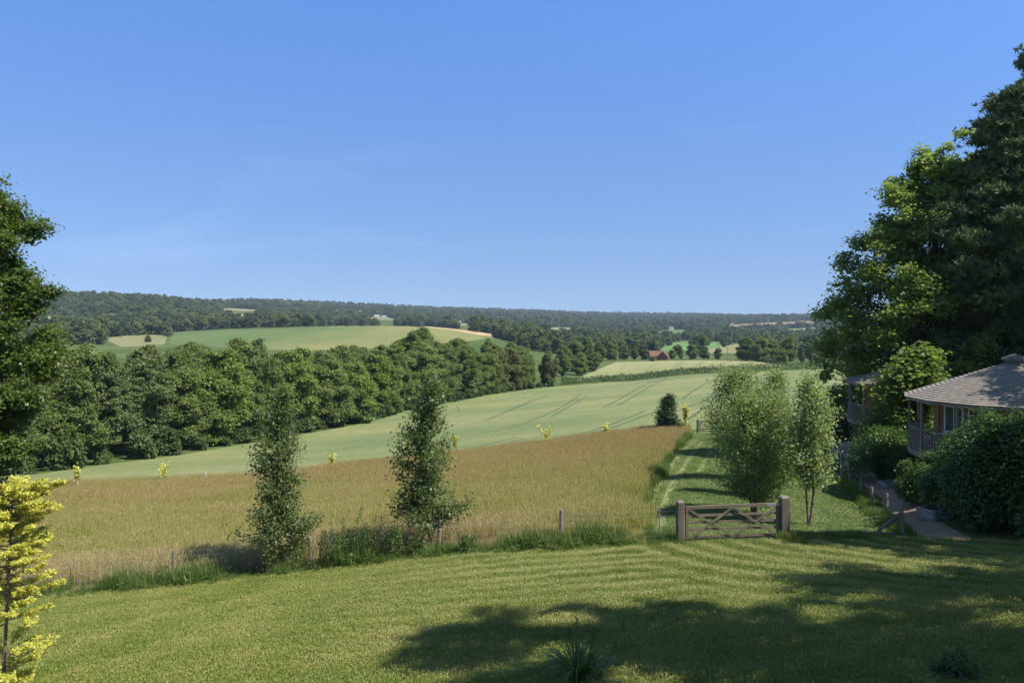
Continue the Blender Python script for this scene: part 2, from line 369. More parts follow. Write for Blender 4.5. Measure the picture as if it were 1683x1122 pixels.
m, t = newmat('meadow_soil'); n = noise(t, .8, 5, pos(t)); n2 = noise(t, 9, 5, pos(t))
c = ramp(t, n, [(.3,(.17,.12,.05)), (.7,(.23,.19,.075))]); finish(t, mixc(t, mapr(t, n2, .3, .7, 0, .5), c, (.12,.11,.035)), .95, n2, .8, .1, spec=.1); M['meadow'] = m
m, t = newmat('field_grass'); n = noise(t, .02, 6, pos(t), .6); n2 = noise(t, .6, 5, pos(t))
c = ramp(t, n, [(.3,(.055,.10,.025)), (.5,(.09,.13,.035)), (.7,(.15,.17,.06))]); finish(t, mixc(t, mapr(t, n2, .3, .7, 0, .4), c, (.04,.065,.02)), .95, n2, .5, .3, spec=.1); M['ground'] = m
def crop_mat(name, a, b, c3, sc=1.0):
    m, t = newmat(name)
    n0 = noise(t, .022*sc, 5, pos(t, (1, 2.2, 1)), .6); n1 = noise(t, .5, 5, pos(t, (1.4, .5, 1), (0, 0, .5)), .7); n2 = noise(t, 5, 4, pos(t), .7)
    c = ramp(t, n0, [(.36, a), (.5, b), (.66, c3)])
    c = mixc(t, mapr(t, n1, .38, .66, 0, .4), c, tuple(x*.72 for x in a)); c = mixc(t, mapr(t, n2, .4, .7, 0, .45), c, tuple(min(1, x*1.25) for x in c3))
    h = math_(t, 'ADD', math_(t, 'MULTIPLY', n2, .6), n1)
    finish(t, c, .9, h, .8, .22, spec=.12); return m
M['crop'] = crop_mat('green_barley', (.14,.19,.075), (.19,.225,.09), (.275,.27,.12))
M['crop2'] = crop_mat('pale_barley', (.22,.24,.10), (.27,.275,.125), (.33,.31,.15))
M['tramline'] = plain('tramline_green', (.085,.12,.052), .95)  # flat strips; the dark colour stands in for shade down in the crop gaps
M['pathdirt'] = None
m, t = newmat('gravel_path'); n = noise(t, 1.3, 5, pos(t)); n2 = noise(t, 30, 4, pos(t), .7)
c = ramp(t, n, [(.3,(.24,.165,.12)), (.7,(.36,.27,.20))]); c = mixc(t, mapr(t, n2, .4, .7, 0, .5), c, (.38,.32,.26)); finish(t, c, .95, n2, .7, .03, spec=.15); M['path'] = m
def fieldm(name, a, b):
    m, t = newmat(name); n = noise(t, .012, 5, pos(t, (1, .5, 1))); n2 = noise(t, .15, 4, pos(t))
    c = ramp(t, n, [(.35, a), (.65, b)]); finish(t, mixc(t, mapr(t, n2, .35, .7, 0, .25), c, tuple(x*.7 for x in a)), .95, spec=.1); return m
M['f_green'] = fieldm('far_green_field', (.09,.155,.045), (.13,.19,.055))
M['f_olive'] = fieldm('far_olive_field', (.17,.20,.06), (.24,.235,.08))
m, t = newmat('hill_crop'); X_ = xyz(t, nd(t, 'ShaderNodeNewGeometry').outputs['Position'])[0]; n = noise(t, .012, 5, pos(t, (1, .6, 1))); n2 = noise(t, .12, 4, pos(t))
f = mapr(t, math_(t, 'ADD', X_, math_(t, 'MULTIPLY', math_(t, 'SUBTRACT', n, .5), 160)), -215, -110, 0, 1, True)
c = mixc(t, f, ramp(t, n, [(.35, (.10,.155,.05)), (.65, (.14,.185,.06))]), ramp(t, n, [(.35, (.19,.205,.07)), (.65, (.25,.24,.09))])); finish(t, mixc(t, mapr(t, n2, .35, .7, 0, .3), c, (.10,.13,.045)), .95, spec=.1); M['f_hill'] = m
M['wood_grey'] = leaf_mat('woodland_leaf_grey', (.11,.15,.055), (.17,.215,.085), (.26,.31,.13), rough=.6, transl=.35, objr=.3)
M['wood_brown'] = leaf_mat('woodland_leaf_olive', (.085,.10,.035), (.15,.165,.055), (.22,.23,.08), rough=.6, transl=.35, objr=.3)
M['f_tan'] = fieldm('far_tan_field', (.40,.29,.16), (.50,.37,.21))
M['f_pale'] = fieldm('far_pale_field', (.21,.22,.10), (.26,.24,.12))
M['f_bright'] = fieldm('far_bright_field', (.12,.22,.06), (.16,.25,.08))
M['f_brown'] = fieldm('far_brown_field', (.24,.19,.11), (.30,.22,.13))
# ------------------------------------------------------------------ ground sheets: one triangulation, split by what grows there
def inv(poly, dmin=8.5):      # pixel outline -> (u, ln d)
    out = []
    for p in poly:
        if len(p) == 3: out.append((p[0], math.log(p[2])))
        else: out.append((p[0], math.log(hit(p[0], p[1], dmin))))
    return out
# entries: (u, v) on the ground, or (u, None, distance)
lawn_top = [(-900, None, 26.), (-300, None, 27), (0, 986), (90, 973), (200, 961), (300, 950), (400, 940), (500, 929), (600, 920), (700, 912), (800, 905), (900, 900), (1000, 897), (1115, 893), (1200, 891), (1290, 887), (1390, 884), (1480, 884), (1590, 889), (1700, 892), (2000, None, 24.5), (2700, None, 24.)]
REG = []   # (name, material key, polygon in (u, s), tile)
S_MIN = math.log(8.0)
lawn_poly = [(-900, S_MIN)] + inv(lawn_top) + [(2700, S_MIN)]
track_poly = inv([(1112, 892), (1085, 882), (1066, 862), (1058, 835), (1063, 805), (1078, 775), (1098, 748), (1118, 724), (1136, 712), (1150, 707), (1165, 706), (1200, 706), (1262, 712), (1340, 722), (1362, 745), (1380, 785), (1412, 820), (1446, 855), (1478, 884), (1390, 884), (1290, 887), (1200, 891), (1115, 893)])
path_poly = inv([(1590, 888), (1535, 889), (1500, 872), (1468, 846), (1440, 815), (1415, 790), (1398, 768), (1384, 745), (1372, 722), (1378, 712), (1398, 712), (1405, 728), (1412, 752), (1432, 768), (1460, 790), (1492, 822), (1530, 850), (1566, 868), (1598, 885)])
meadow_poly = inv([(-900, None, 26.), (-300, None, 27), (0, 986), (90, 973), (200, 961), (300, 950), (400, 940), (500, 929), (600, 920), (700, 912), (800, 905), (900, 900), (1000, 897), (1112, 892), (1085, 882), (1066, 862), (1058, 835), (1063, 805), (1078, 775), (1098, 748), (1118, 724), (1136, 712), (1128, 706), (1090, 712), (1000, 723), (900, 737), (800, 750), (700, 761), (600, 772), (500, 785), (400, 796), (300, 801), (200, 805), (60, 811), (-100, 820), (-300, None, 57), (-900, None, 56)])
crop_poly = inv([(-900, None, 56), (-300, None, 57), (-100, 820), (60, 811), (200, 805), (300, 801), (400, 796), (500, 785), (600, 772), (700, 761), (800, 750), (900, 737), (1000, 723), (1090, 712), (1130, 706), (1165, 704), (1262, 697), (1330, 692), (1420, 676), (1500, 664), (1700, 650), (2700, 640), (2700, 606), (1700, 604), (1500, 605), (1360, 607), (1290, 609), (1200, 613), (1100, 619), (1000, 628), (925, 634), (880, 638), (830, 645), (760, 658), (700, 668), (620, 690), (540, 706), (470, 718), (400, 730), (300, 747), (220, 757), (140, 767), (60, 779), (-100, 790), (-900, 795)])
crop2_poly = inv([(935, 627), (1000, 617), (1100, 608), (1200, 603), (1290, 600), (1275, 598), (1240, 593), (1150, 592), (1060, 593.5), (1012, 595), (985, 606), (950, 620)], 200)
REG += [('lawn', 'lawn', lawn_poly, .28), ('gravel_path', 'path', path_poly, .3), ('mown_track', 'track', track_poly, .5),
        ('meadow', 'meadow', meadow_poly, .8), ('crop_field', 'crop', crop_poly, 0), ('far_crop_field', 'crop2', crop2_poly, 0)]
FP = {
 'green_hill_field': ('f_hill', [(278, 546), (330, 543), (400, 541), (470, 540), (520, 565), (500, 575), (400, 574), (280, 565)], 450),
 'olive_hill_field': ('f_hill', [(470, 540), (540, 536.5), (640, 535), (690, 537), (740, 542), (790, 551), (800, 556), (760, 562), (640, 575), (500, 575), (520, 565)], 450),
 'stubble_strip': ('f_tan', [(690, 537), (700, 535.8), (745, 540), (815, 550), (812, 556), (790, 551), (740, 542)], 450),
 'pale_hill_field': ('f_pale', [(170, 556), (200, 552), (250, 549.5), (276, 551), (270, 566), (200, 570)], 450),
 'tan_slope_field': ('f_tan', [(362, 511), (395, 516), (445, 525), (432, 525.5), (380, 518)], 1000),
 'ridge_field': ('f_pale', [(360, 507.5), (378, 506), (440, 510), (400, 511.5)], 1700),
 'cream_slope_field': ('f_pale', [(600, 521), (630, 521), (652, 524), (650, 526), (610, 524)], 1500),
 'pale_valley_field': ('f_pale', [(893, 541), (912, 537.5), (940, 538.5), (950, 542), (900, 543)], 1000),
 'green_slope_field': ('f_green', [(1080, 546), (1095, 541.5), (1127, 541), (1130, 548), (1085, 549)], 900),
 'bright_valley_field': ('f_bright', [(1085, 572), (1095, 563), (1150, 561), (1185, 562), (1190, 568), (1150, 575), (1090, 577)], 480),
 'tan_valley_field': ('f_pale', [(1155, 575), (1190, 568), (1222, 563), (1230, 570), (1210, 580), (1160, 580)], 480),
 'far_slope_field': ('f_pale', [(745, 531), (790, 532), (800, 535), (760, 535)], 1400),
 'upper_slope_field': ('f_green', [(800, 520), (850, 521), (845, 523.5), (805, 523)], 1900),
 'small_ridge_field': ('f_tan', [(540, 510), (600, 511), (604, 513), (548, 512.5)], 2000),
 'valley_side_field': ('f_bright', [(960, 548), (1010, 549), (1005, 553), (965, 552)], 900),
 'east_slope_field': ('f_pale', [(1290, 541), (1340, 538), (1345, 541), (1300, 544)], 1200),
 'brown_ridge_field': ('f_brown', [(1190, 538), (1200, 533.5), (1260, 530.5), (1330, 527), (1345, 530), (1290, 533), (1230, 536)], 1500),
}
for k, (mk, pl, dm) in FP.items(): REG.append((k, mk, inv(pl, dm), 0))
# tractor wheelings through the crop (pixel polylines of each pair's two wheels)
TR = [[(1150, 665), (1175, 645), (1205, 622), (1215, 615)], [(1122, 655), (1142, 640), (1170, 625), (1190, 616)],
      [(1290, 640), (1289, 625), (1295, 612)], [(1130, 690), (1150, 675), (1190, 652), (1205, 640)], [(1115, 676), (1140, 664), (1167, 655)],
      [(992, 669), (1020, 655), (1045, 640), (1070, 628), (1085, 621)], [(1015, 666), (1035, 655), (1060, 640), (1080, 629), (1096, 620)],
      [(790, 712), (850, 700), (900, 680), (930, 665), (955, 648)], [(905, 685), (935, 668), (965, 650)],
      [(880, 726), (960, 712), (1010, 695), (1060, 675)], [(910, 728), (975, 713), (1022, 697), (1075, 677)],
      [(800, 690), (850, 668), (880, 655)], [(818, 682), (866, 663), (900, 650)],
      [(540, 742), (620, 730), (700, 718)], [(760, 742), (800, 730), (850, 718)], [(765, 747), (815, 733), (860, 721)],
      [(640, 690), (690, 684), (735, 672)]]
def strip(pl, wd, dmin=50):
    """band wd metres wide along a ground polyline -> polygon in (u, s)"""
    P = [];
    for (u0, v0), (u1, v1) in zip(pl[:-1], pl[1:]):
        n = max(2, int(abs(u1-u0)/12)+int(abs(v1-v0)/5)+1)
        for k in range(n): q = k/n; P.append(at(u0+(u1-u0)*q, hit(u0+(u1-u0)*q, v0+(v1-v0)*q, dmin)))
    P.append(at(pl[-1][0], hit(pl[-1][0], pl[-1][1], dmin))); P = np.array(P)
    for it in range(3):
        Q = P.copy(); Q[1:-1] = (P[:-2]+2*P[1:-1]+P[2:])/4; P = Q
    d = np.gradient(P, axis=0); d /= np.linalg.norm(d, axis=1)[:, None]; nrm = np.stack([-d[:, 1], d[:, 0]], 1)
    A = np.vstack([P+nrm*wd/2, (P-nrm*wd/2)[::-1]])
    return [(CU+F*x/y, math.log(y)) for x, y in A]
TRP = [strip(p, .5) for p in TR]
TR2 = [[(1105, 604), (1112, 598), (1119, 593.5)], [(1111, 604), (1117, 598), (1124, 593.5)], [(1142, 604), (1147, 598), (1153, 593.2)], [(1149, 604), (1152, 598), (1157, 593)],
       [(1184, 603), (1185, 596)], [(1192, 603), (1191, 596)], [(1236, 602), (1228, 597)], [(1068, 604), (1074, 599), (1082, 595)], [(1020, 606), (1027, 601)]]
TRP2 = [strip(p, .42, 300) for p in TR2]
RUT = [[(1066, 862), (1068, 832), (1078, 803), (1098, 770), (1122, 742), (1146, 722)], [(1088, 870), (1090, 835), (1103, 800), (1122, 770), (1140, 745), (1154, 726)],
       [(1150, 775), (1160, 755), (1168, 735)]]
RUTP = [strip(p, .35, 20) for p in RUT]
# right-hand meadow verge beyond the cabins is plain field grass ("ground")
pts = []; edges = []
def addpoly(pl, seg=30, closed=True):
    n0 = len(pts); q = []
    L = list(pl)+([pl[0]] if closed else [])
    for (a, b), (c, d) in zip(L[:-1], L[1:]):
        n = max(1, int(max(abs(c-a)/seg, abs(d-b)/.06)))
        for k in range(n): q.append((a+(c-a)*k/n, b+(d-b)*k/n))
    pts.extend(q)
    for i in range(len(q)): edges.append((n0+i, n0+(i+1) % len(q)))
SC = 300.0   # scale of the ln axis in triangulation space
for nme, mk, pl, tl in REG: addpoly(pl)
for pl in TRP+TRP2+RUTP: addpoly(pl, 60)
uu = np.concatenate([np.arange(-900, -100, 60), np.arange(-100, 1800, 22), np.arange(1800, 2701, 60)])
ss = np.linspace(S_MIN, math.log(8900), 210)
for j, s_ in enumerate(ss):
    for u_ in uu: pts.append((float(u_+(11 if j % 2 else 0)), float(s_)))
for s_ in np.linspace(math.log(52), math.log(340), 190):
    for u_ in np.arange(40, 1420, 15.0): pts.append((float(u_), float(s_)+.0007))
P2 = [Vector((u_, s_*SC)) for u_, s_ in pts]
cv, ce, cf, *_ = delaunay_2d_cdt(P2, edges, [], 0, .0005)
CV = np.array([(p.x, p.y/SC) for p in cv]); CF = np.array([f for f in cf if len(f) == 3], dtype=int)
cen = CV[CF].mean(axis=1)
def inpoly(P, poly):
    poly = np.asarray(poly); x, y = P[:, 0], P[:, 1]; r = np.zeros(len(P), bool); n = len(poly)
    for i in range(n):
        x1, y1 = poly[i]; x2, y2 = poly[(i+1) % n]
        if y1 == y2: continue
        c = ((y1 > y) != (y2 > y)) & (x < (x2-x1)*(y-y1)/(y2-y1)+x1); r ^= c
    return r
cls = np.zeros(len(CF), int)   # 0 = ground
for k, (nme, mk, pl, tl) in enumerate(REG):
    cls[(cls == 0) & inpoly(cen, pl)] = k+1
NT = len(REG)
for pl in TRP+TRP2: cls[inpoly(cen, pl) & ((cls == 5) | (cls == 6))] = NT+1
for pl in RUTP: cls[inpoly(cen, pl) & (cls == 3)] = NT+2
YY = np.exp(CV[:, 1]); XX = (CV[:, 0]-CU)/F*YY; ZZ = zfun(XX, YY)
XYZ = np.stack([XX, YY, ZZ], 1)
SHEET = {}
def sheet(name, mk, ids, lift=0.0, skirt=False):
    f = CF[np.isin(cls, ids)]
    if len(f) == 0: print('EMPTY SHEET', name); return None
    used, inv_ = np.unique(f, return_inverse=True); f2 = inv_.reshape(f.shape)
    V = XYZ[used].copy(); V[:, 2] += lift
    a = V[f2[:, 1]]-V[f2[:, 0]]; b = V[f2[:, 2]]-V[f2[:, 0]]; flip = np.cross(a, b)[:, 2] < 0
    f2[flip] = f2[flip][:, ::-1]
    if skirt:
        ed = np.concatenate([f2[:, [0, 1]], f2[:, [1, 2]], f2[:, [2, 0]]]); key = np.sort(ed, 1)
        _, idx, cnt = np.unique(key, axis=0, return_index=True, return_counts=True); be = ed[idx[cnt == 1]]
        n = len(V); V = np.vstack([V, V-np.array([0, 0, lift+.05])])
        f2 = np.vstack([f2, np.stack([be[:, 1], be[:, 0], be[:, 0]+n], 1), np.stack([be[:, 1], be[:, 0]+n, be[:, 1]+n], 1)])
    o = mesh_np(name, V, f2, M[mk], smooth=not skirt); tag(o, kind='structure'); SHEET[name] = o; return o
sheet('ground', 'ground', [0])
for k, (nme, mk, pl, tl) in enumerate(REG):
    if nme == 'crop_field': sheet(nme, mk, [k+1])
    elif nme == 'far_crop_field': sheet(nme, mk, [k+1])
    else: sheet(nme, mk, [k+1])
sheet('wheel_tracks_in_crop', 'tramline', [NT+1])
sheet('wheel_ruts', 'rut', [NT+2])
# lawn continues under and behind the camera and out to the sides
gx = np.linspace(-70, 70, 71); gy = np.linspace(-40, 60, 51); GX, GY = np.meshgrid(gx, gy); GZ = zfun(GX, GY)
inside = (GY > 8.0) & (GX > (-900-CU)/F*GY) & (GX < (2700-CU)/F*GY)
GZ = np.where(inside, GZ-.6, GZ-.02)
idx = np.arange(GX.size).reshape(GX.shape)
q = np.stack([idx[:-1, :-1].ravel(), idx[:-1, 1:].ravel(), idx[1:, 1:].ravel(), idx[1:, :-1].ravel()], 1)
tag(mesh_np('lawn_around_house', np.stack([GX.ravel(), GY.ravel(), GZ.ravel()], 1), q, M['lawn'], smooth=True), kind='structure')
# ------------------------------------------------------------------ foliage generators
def unit(v): return v/(np.linalg.norm(v, axis=-1, keepdims=True)+1e-9)
def leaves(C, size, up=.4, out=None, aspect=.6, rnd=None, long_dir=None, curl=.15):
    """diamond leaves at centres C -> verts, quads, tint"""
    n = len(C); g = rnd or rng
    N = unit(g.normal(size=(n, 3))); N[:, 2] = np.abs(N[:, 2]); N = unit(N*(1-up)+np.array([0, 0, up])+(0 if out is None else .5*out))
    if long_dir is None: T = unit(np.cross(N, unit(g.normal(size=(n, 3)))))
    else: T = unit(long_dir+.0001)
    B = unit(np.cross(N, T))
    sz = (size*(.6+.8*g.random(n)))[:, None]
    a = C-T*sz*.5; c = C+T*sz*.5; b = C+B*sz*.5*aspect-N*sz*curl; d = C-B*sz*.5*aspect-N*sz*curl
    V = np.stack([a, b, c, d], 1).reshape(-1, 3); Fq = np.arange(4*n).reshape(n, 4)
    return V, Fq, g.random(n)
class Wood:
    def __init__(s): s.V = []; s.F = []; s.n = 0
    def tube(s, pts, rad, n=5):
        V, Fc = tube_np(pts, rad, n); s.V.append(np.array(V)); s.F.append(np.array(Fc)+s.n); s.n += len(V)
    def build(s, name, mat, parent): return mesh_np(name, np.vstack(s.V), np.vstack(s.F), mat, parent, smooth=True)
def curve_pts(a, b, sag, g, n=5, wob=.06):
    a = np.asarray(a, float); b = np.asarray(b, float); t = np.linspace(0, 1, n)[:, None]
    L = np.linalg.norm(b-a); m = g.normal(size=3)*L*wob
    return a*(1-t)+b*t+np.sin(t*math.pi)*(m+np.array([0, 0, sag*L]))
def lobed_tree(seed, H, Rr, base, leafmat, barkmat, nl=16, ncl=26, nlv=34, lsize=.42, trunk_r=.28, shape='round', lean=(0, 0), flat=.75, clr=.55, gap=.9, up=.35, aspect=.7, name='crown', lobe=.42, fill=.0, low=None):
    """trunk + limbs to lobes; each lobe carries leaf clumps over its surface. Returns Empty-ready (crown, trunk) data"""
    g = np.random.default_rng(seed); W = Wood()
    top = np.array([lean[0], lean[1], H*.86])
    tp = curve_pts((0, 0, -.4), top, 0, g, 7); W.tube(tp, np.linspace(trunk_r*1.25, trunk_r*.12, 7), 7)
    Vs = []; Ts = []; lobes = []
    Hc = H-base
    for k in range(nl):
        h = (k+.5)/nl
        if shape == 'round': rr = max(math.sqrt(max(.04, 1-(2*h-.85)**2/1.35)), .93 if h < .4 else 0)
        elif shape == 'wedge': rr = np.interp(h, [0, .25, .45, .7, .9, 1], [.85, 1, .97, .74, .46, .22])
        elif shape == 'oak': rr = np.interp(h, [0, .2, .5, .75, 1], [.85, 1, 1, .74, .34])
        elif shape == 'cone': rr = max(.12, 1.05-h*.95)
        elif shape == 'column': rr = min(1, .55+1.6*h) * (1 if h < .65 else max(.15, 1-(h-.65)*2.1))
        else: rr = 1
        th = k*2.39996+g.normal()*.3; r = Rr*rr*(1-lobe*.7)*(g.random()**.4 if k % 4 else .25)
        z = base+Hc*(.06+.86*h)+g.normal()*.03*H
        axis = tp[-1]*(z/H)*np.array([1, 1, 0])
        c = axis+np.array([r*math.cos(th), r*math.sin(th), z])
        lr = Rr*lobe*(.75+.5*g.random())*(.65+.35*rr)
        lobes.append((c, lr))
        zz = max(.12*H, z-.55*r-.06*H); s0 = tp[-1]*(zz/(H*.86))*np.array([1, 1, 0]); s0[2] = zz
        W.tube(curve_pts(s0, c, .05, g, 4), np.linspace(trunk_r*(.38 if nl < 90 else .15)*(1-.5*h), trunk_r*(.08 if nl < 90 else .04), 4), 5)
        m = int(ncl*(lr/(Rr*lobe))**2)+3
        D = unit(g.normal(size=(m, 3))); D[:, 2] = np.where(D[:, 2] < -.35, -D[:, 2], D[:, 2])
        cc = c+D*lr*np.array([1, 1, flat])*(.55+.5*g.random((m, 1)))
        for q in range(0, m, 3): W.tube(curve_pts(c, cc[q], 0, g, 3), np.linspace(trunk_r*.09, trunk_r*.03, 3), 4)
        cnt = np.maximum(3, (nlv*(.5+g.random(m))).astype(int))
        ctr = np.repeat(cc, cnt, 0); dd = np.repeat(D, cnt, 0); nn = len(ctr)
        off = g.normal(size=(nn, 3))*np.array([clr, clr, clr*.55])*lr*.42
        P = ctr+off
        V, Fq, T = leaves(P, lsize, up, dd*.6, aspect, g)
        Vs.append(V); Ts.append(np.clip(.25*T+.35+.12*np.repeat(g.normal(size=m), cnt)+.25*T, 0, 1))
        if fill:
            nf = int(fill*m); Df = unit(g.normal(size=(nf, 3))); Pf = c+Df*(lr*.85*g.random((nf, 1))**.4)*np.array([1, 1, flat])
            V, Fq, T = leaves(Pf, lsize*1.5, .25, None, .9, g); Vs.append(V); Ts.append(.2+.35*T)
    V = np.vstack(Vs); T = np.concatenate(Ts); Fq = np.arange(len(V)).reshape(-1, 4)
    return V, Fq, T, W
def make_lobed(kind, loc, rz=0, leafmat='wood_mid', barkmat='bark', label=None, cat='tree', group=None, **k):
    V, Fq, T, W = lobed_tree(leafmat=None, barkmat=None, **k)
    e = empty(kind, loc, rz, label=label, cat=cat, group=group)
    mesh_np('crown', V, Fq, M[leafmat], e, tint=T); W.build('trunk', M[barkmat], e)
    return e
def young_tree(seed, H, prof, base, nb=70, nlv=90, lsize=.07, trunk_r=.05, asc=.7, stems=1, up=.2, spread=.16, aspect=.65, stem_spread=.25, droop=0):
    """slim tree: leader(s) with many ascending side branches carrying leaves along their outer part.
    prof(h in 0..1) = crown radius in metres"""
    g = np.random.default_rng(seed); W = Wood(); Vs = []; Ts = []
    for st in range(stems):
        a = 2*math.pi*st/max(stems, 1)+g.random(); off = np.array([math.cos(a), math.sin(a), 0])*(stem_spread*(st > 0 or stems > 1))
        hh = H*(1 if st == 0 else .82+.15*g.random())
        tp = curve_pts(off*.25+np.array([0, 0, -.2]), off*(1+hh*.12)+np.array([g.normal()*.04*H*.3, g.normal()*.04*H*.3, hh]), 0, g, 9, .06 if stems == 1 else .018)
        W.tube(tp, np.linspace(trunk_r, trunk_r*.12, 9), 6)
        for b in range(nb//stems):
            h = (b+g.random())/(nb//stems); z = base+(H-base)*h
            if z > hh*.99: continue
            i = z/hh*8; i0 = min(int(i), 7); p0 = tp[i0]*(1-(i-i0))+tp[i0+1]*(i-i0)
            L = prof(h)*(.55+.6*g.random()); th = b*2.39996+g.normal()*.5
            rise = asc*(.6+.8*g.random())*(1-.3*h)
            p1 = p0+np.array([math.cos(th)*L, math.sin(th)*L, rise*L-droop*L])
            if p1[2] > hh*1.0: p1[2] = hh*1.0
            W.tube(curve_pts(p0, p1, -.04, g, 3), np.linspace(trunk_r*.28, trunk_r*.07, 3), 4)
            n = max(6, int(nlv*(.35+L/max(prof(.25), .1)*.8)*(.6+.8*g.random())))
            t = g.random(n)**.7; t = .15+.9*t; P = p0+(p1-p0)*t[:, None]+g.normal(size=(n, 3))*spread*(.4+.8*t[:, None])*np.array([1, 1, .8])
            # small sub-clumps so that gaps open between them
            V, Fq, T = leaves(P, lsize, up, None, aspect, g); Vs.append(V); Ts.append(np.clip(T*.8+g.normal()*.12+.1, 0, 1))
    V = np.vstack(Vs); T = np.concatenate(Ts); return V, np.arange(len(V)).reshape(-1, 4), T, W
def make_young(kind, loc, rz=0, leafmat='birch', barkmat='bark_birch', label=None, cat='tree', group=None, **k):
    V, Fq, T, W = young_tree(**k); e = empty(kind, loc, rz, label=label, cat=cat, group=group)
    mesh_np('crown', V, Fq, M[leafmat], e, tint=T); W.build('trunk', M[barkmat], e); return e
def pine_tree(seed, H, Rr, base, nbr=46, pads=7, lsize=.20, trunk_r=.35, ntuft=26):
    g = np.random.default_rng(seed); W = Wood(); Vs = []; Ts = []
    tp = curve_pts((0, 0, -.4), (g.normal()*.5, g.normal()*.5, H), 0, g, 9); W.tube(tp, np.linspace(trunk_r*1.2, trunk_r*.1, 9), 8)
    for b in range(nbr):
        h = ((b+g.random()*.8)/nbr); z = base+(H-base)*h
        i = z/H*8; i0 = min(int(i), 7); p0 = tp[i0]*(1-(i-i0))+tp[i0+1]*(i-i0)
        L = Rr*(.45+.65*g.random())*min(1, .5+2.2*h)*max(.16, (1-h)**.62); th = b*2.39996+g.normal()*.5
        p1 = p0+np.array([math.cos(th)*L, math.sin(th)*L, L*(.05+.35*g.random())])
        bp = curve_pts(p0, p1, -.06, g, 5); W.tube(bp, np.linspace(trunk_r*.28, trunk_r*.05, 5), 5)
        for k in range(pads):
            t = .35+.7*(k+g.random())/pads; c = p0+(p1-p0)*t+g.normal(size=3)*np.array([.14, .14, .05])*L
            pr = .45+.55*g.random()
            n = ntuft; off = g.normal(size=(n, 3))*np.array([pr, pr, pr*.35])*.6
            tc_ = c+off; tc_[:, 2] += .1
            m = 11; C = np.repeat(tc_, m, 0); D = unit(g.normal(size=(n*m, 3))+np.array([0, 0, .55])); s = lsize*(.7+.6*g.random(n*m))
            Bv = unit(np.cross(D, unit(g.normal(size=(n*m, 3))))); wv = (.016+lsize*.07)
            a = C-Bv*wv; b2 = C+Bv*wv; c2 = C+D*s[:, None]+Bv*wv*.4; d2 = C+D*s[:, None]-Bv*wv*.4
            Vs.append(np.stack([a, b2, c2, d2], 1).reshape(-1, 3)); Ts.append(np.clip(g.random(n*m)*.6+.2+g.normal()*.1, 0, 1))
    V = np.vstack(Vs); return V, np.arange(len(V)).reshape(-1, 4), np.concatenate(Ts), W

def scatter_object(name, V, Fq, T, mat, pts, rots, scls, kind='stuff'):
    """patch mesh instanced at the points of a second part of the same mesh is not possible with plain meshes:
    the points are stored as loose vertices of the same mesh and the faces are the patch"""
    n = len(V); VV = np.vstack([V, pts])
    o = mesh_np(name, VV, Fq, mat, tint=T)
    me = o.data
    def attr(nm, val, typ='FLOAT'):
        a = me.attributes.new(nm, typ, 'POINT'); a.data.foreach_set('value', val)
    ip = np.zeros(len(VV), dtype=bool); ip[n:] = True; attr('is_point', ip, 'BOOLEAN')
    r = np.zeros(len(VV), np.float32); r[n:] = rots; attr('rz', r)
    s = np.ones(len(VV), np.float32); s[n:] = scls; attr('sc', s)
    ng = bpy.data.node_groups.new(name+'_scatter', 'GeometryNodeTree')
    ng.interface.new_socket('Geometry', in_out='INPUT', socket_type='NodeSocketGeometry'); ng.interface.new_socket('Geometry', in_out='OUTPUT', socket_type='NodeSocketGeometry')
    gi = ng.nodes.new('NodeGroupInput'); go = ng.nodes.new('NodeGroupOutput')
    def na(nm, t): x = ng.nodes.new('GeometryNodeInputNamedAttribute'); x.data_type = t; x.inputs[0].default_value = nm; return x.outputs[0]
    sp = ng.nodes.new('GeometryNodeSeparateGeometry'); sp.domain = 'POINT'
    ng.links.new(gi.outputs[0], sp.inputs[0]); ng.links.new(na('is_point', 'BOOLEAN'), sp.inputs[1])
    iop = ng.nodes.new('GeometryNodeInstanceOnPoints'); ng.links.new(sp.outputs[0], iop.inputs['Points']); ng.links.new(sp.outputs[1], iop.inputs['Instance'])
    cx = ng.nodes.new('ShaderNodeCombineXYZ'); ng.links.new(na('rz', 'FLOAT'), cx.inputs[2]); ng.links.new(cx.outputs[0], iop.inputs['Rotation'])
    cs = ng.nodes.new('ShaderNodeCombineXYZ'); sc_ = na('sc', 'FLOAT')
    for i in range(3): ng.links.new(sc_, cs.inputs[i])
    ng.links.new(cs.outputs[0], iop.inputs['Scale']); ng.links.new(iop.outputs[0], go.inputs[0])
    md = o.modifiers.new('scatter', 'NODES'); md.node_group = ng
    tag(o, kind=kind); return o
def blades(n, wdt, h, rad, g, lean=.35, bw=.006, square=True):
    """grass blades in a square patch: quads tapering upward, bent once"""
    B = np.zeros((n, 3)); B[:, :2] = (g.random((n, 2))-.5)*wdt
    hh = h*(.55+.6*g.random(n)); a = g.random(n)*2*math.pi; d = np.stack([np.cos(a), np.sin(a), 0*a], 1); s = np.stack([-np.sin(a), np.cos(a), 0*a], 1)
    l = lean*hh*g.random(n)
    mid = B+d*(l*.35)[:, None]; mid[:, 2] = hh*.6
    tip = B+d*l[:, None]; tip[:, 2] = hh
    w_ = bw*(.7+.6*g.random(n))[:, None]
    V = np.stack([B-s*w_, B+s*w_, mid+s*w_*.8, mid-s*w_*.8, tip+s*w_*.15, tip-s*w_*.15], 1).reshape(-1, 3)
    k = np.arange(n)*6
    Fq = np.stack([np.stack([k, k+1, k+2, k+3], 1), np.stack([k+3, k+2, k+4, k+5], 1)], 1).reshape(-1, 4)
    return V, Fq, np.repeat(g.random(n), 2), tip
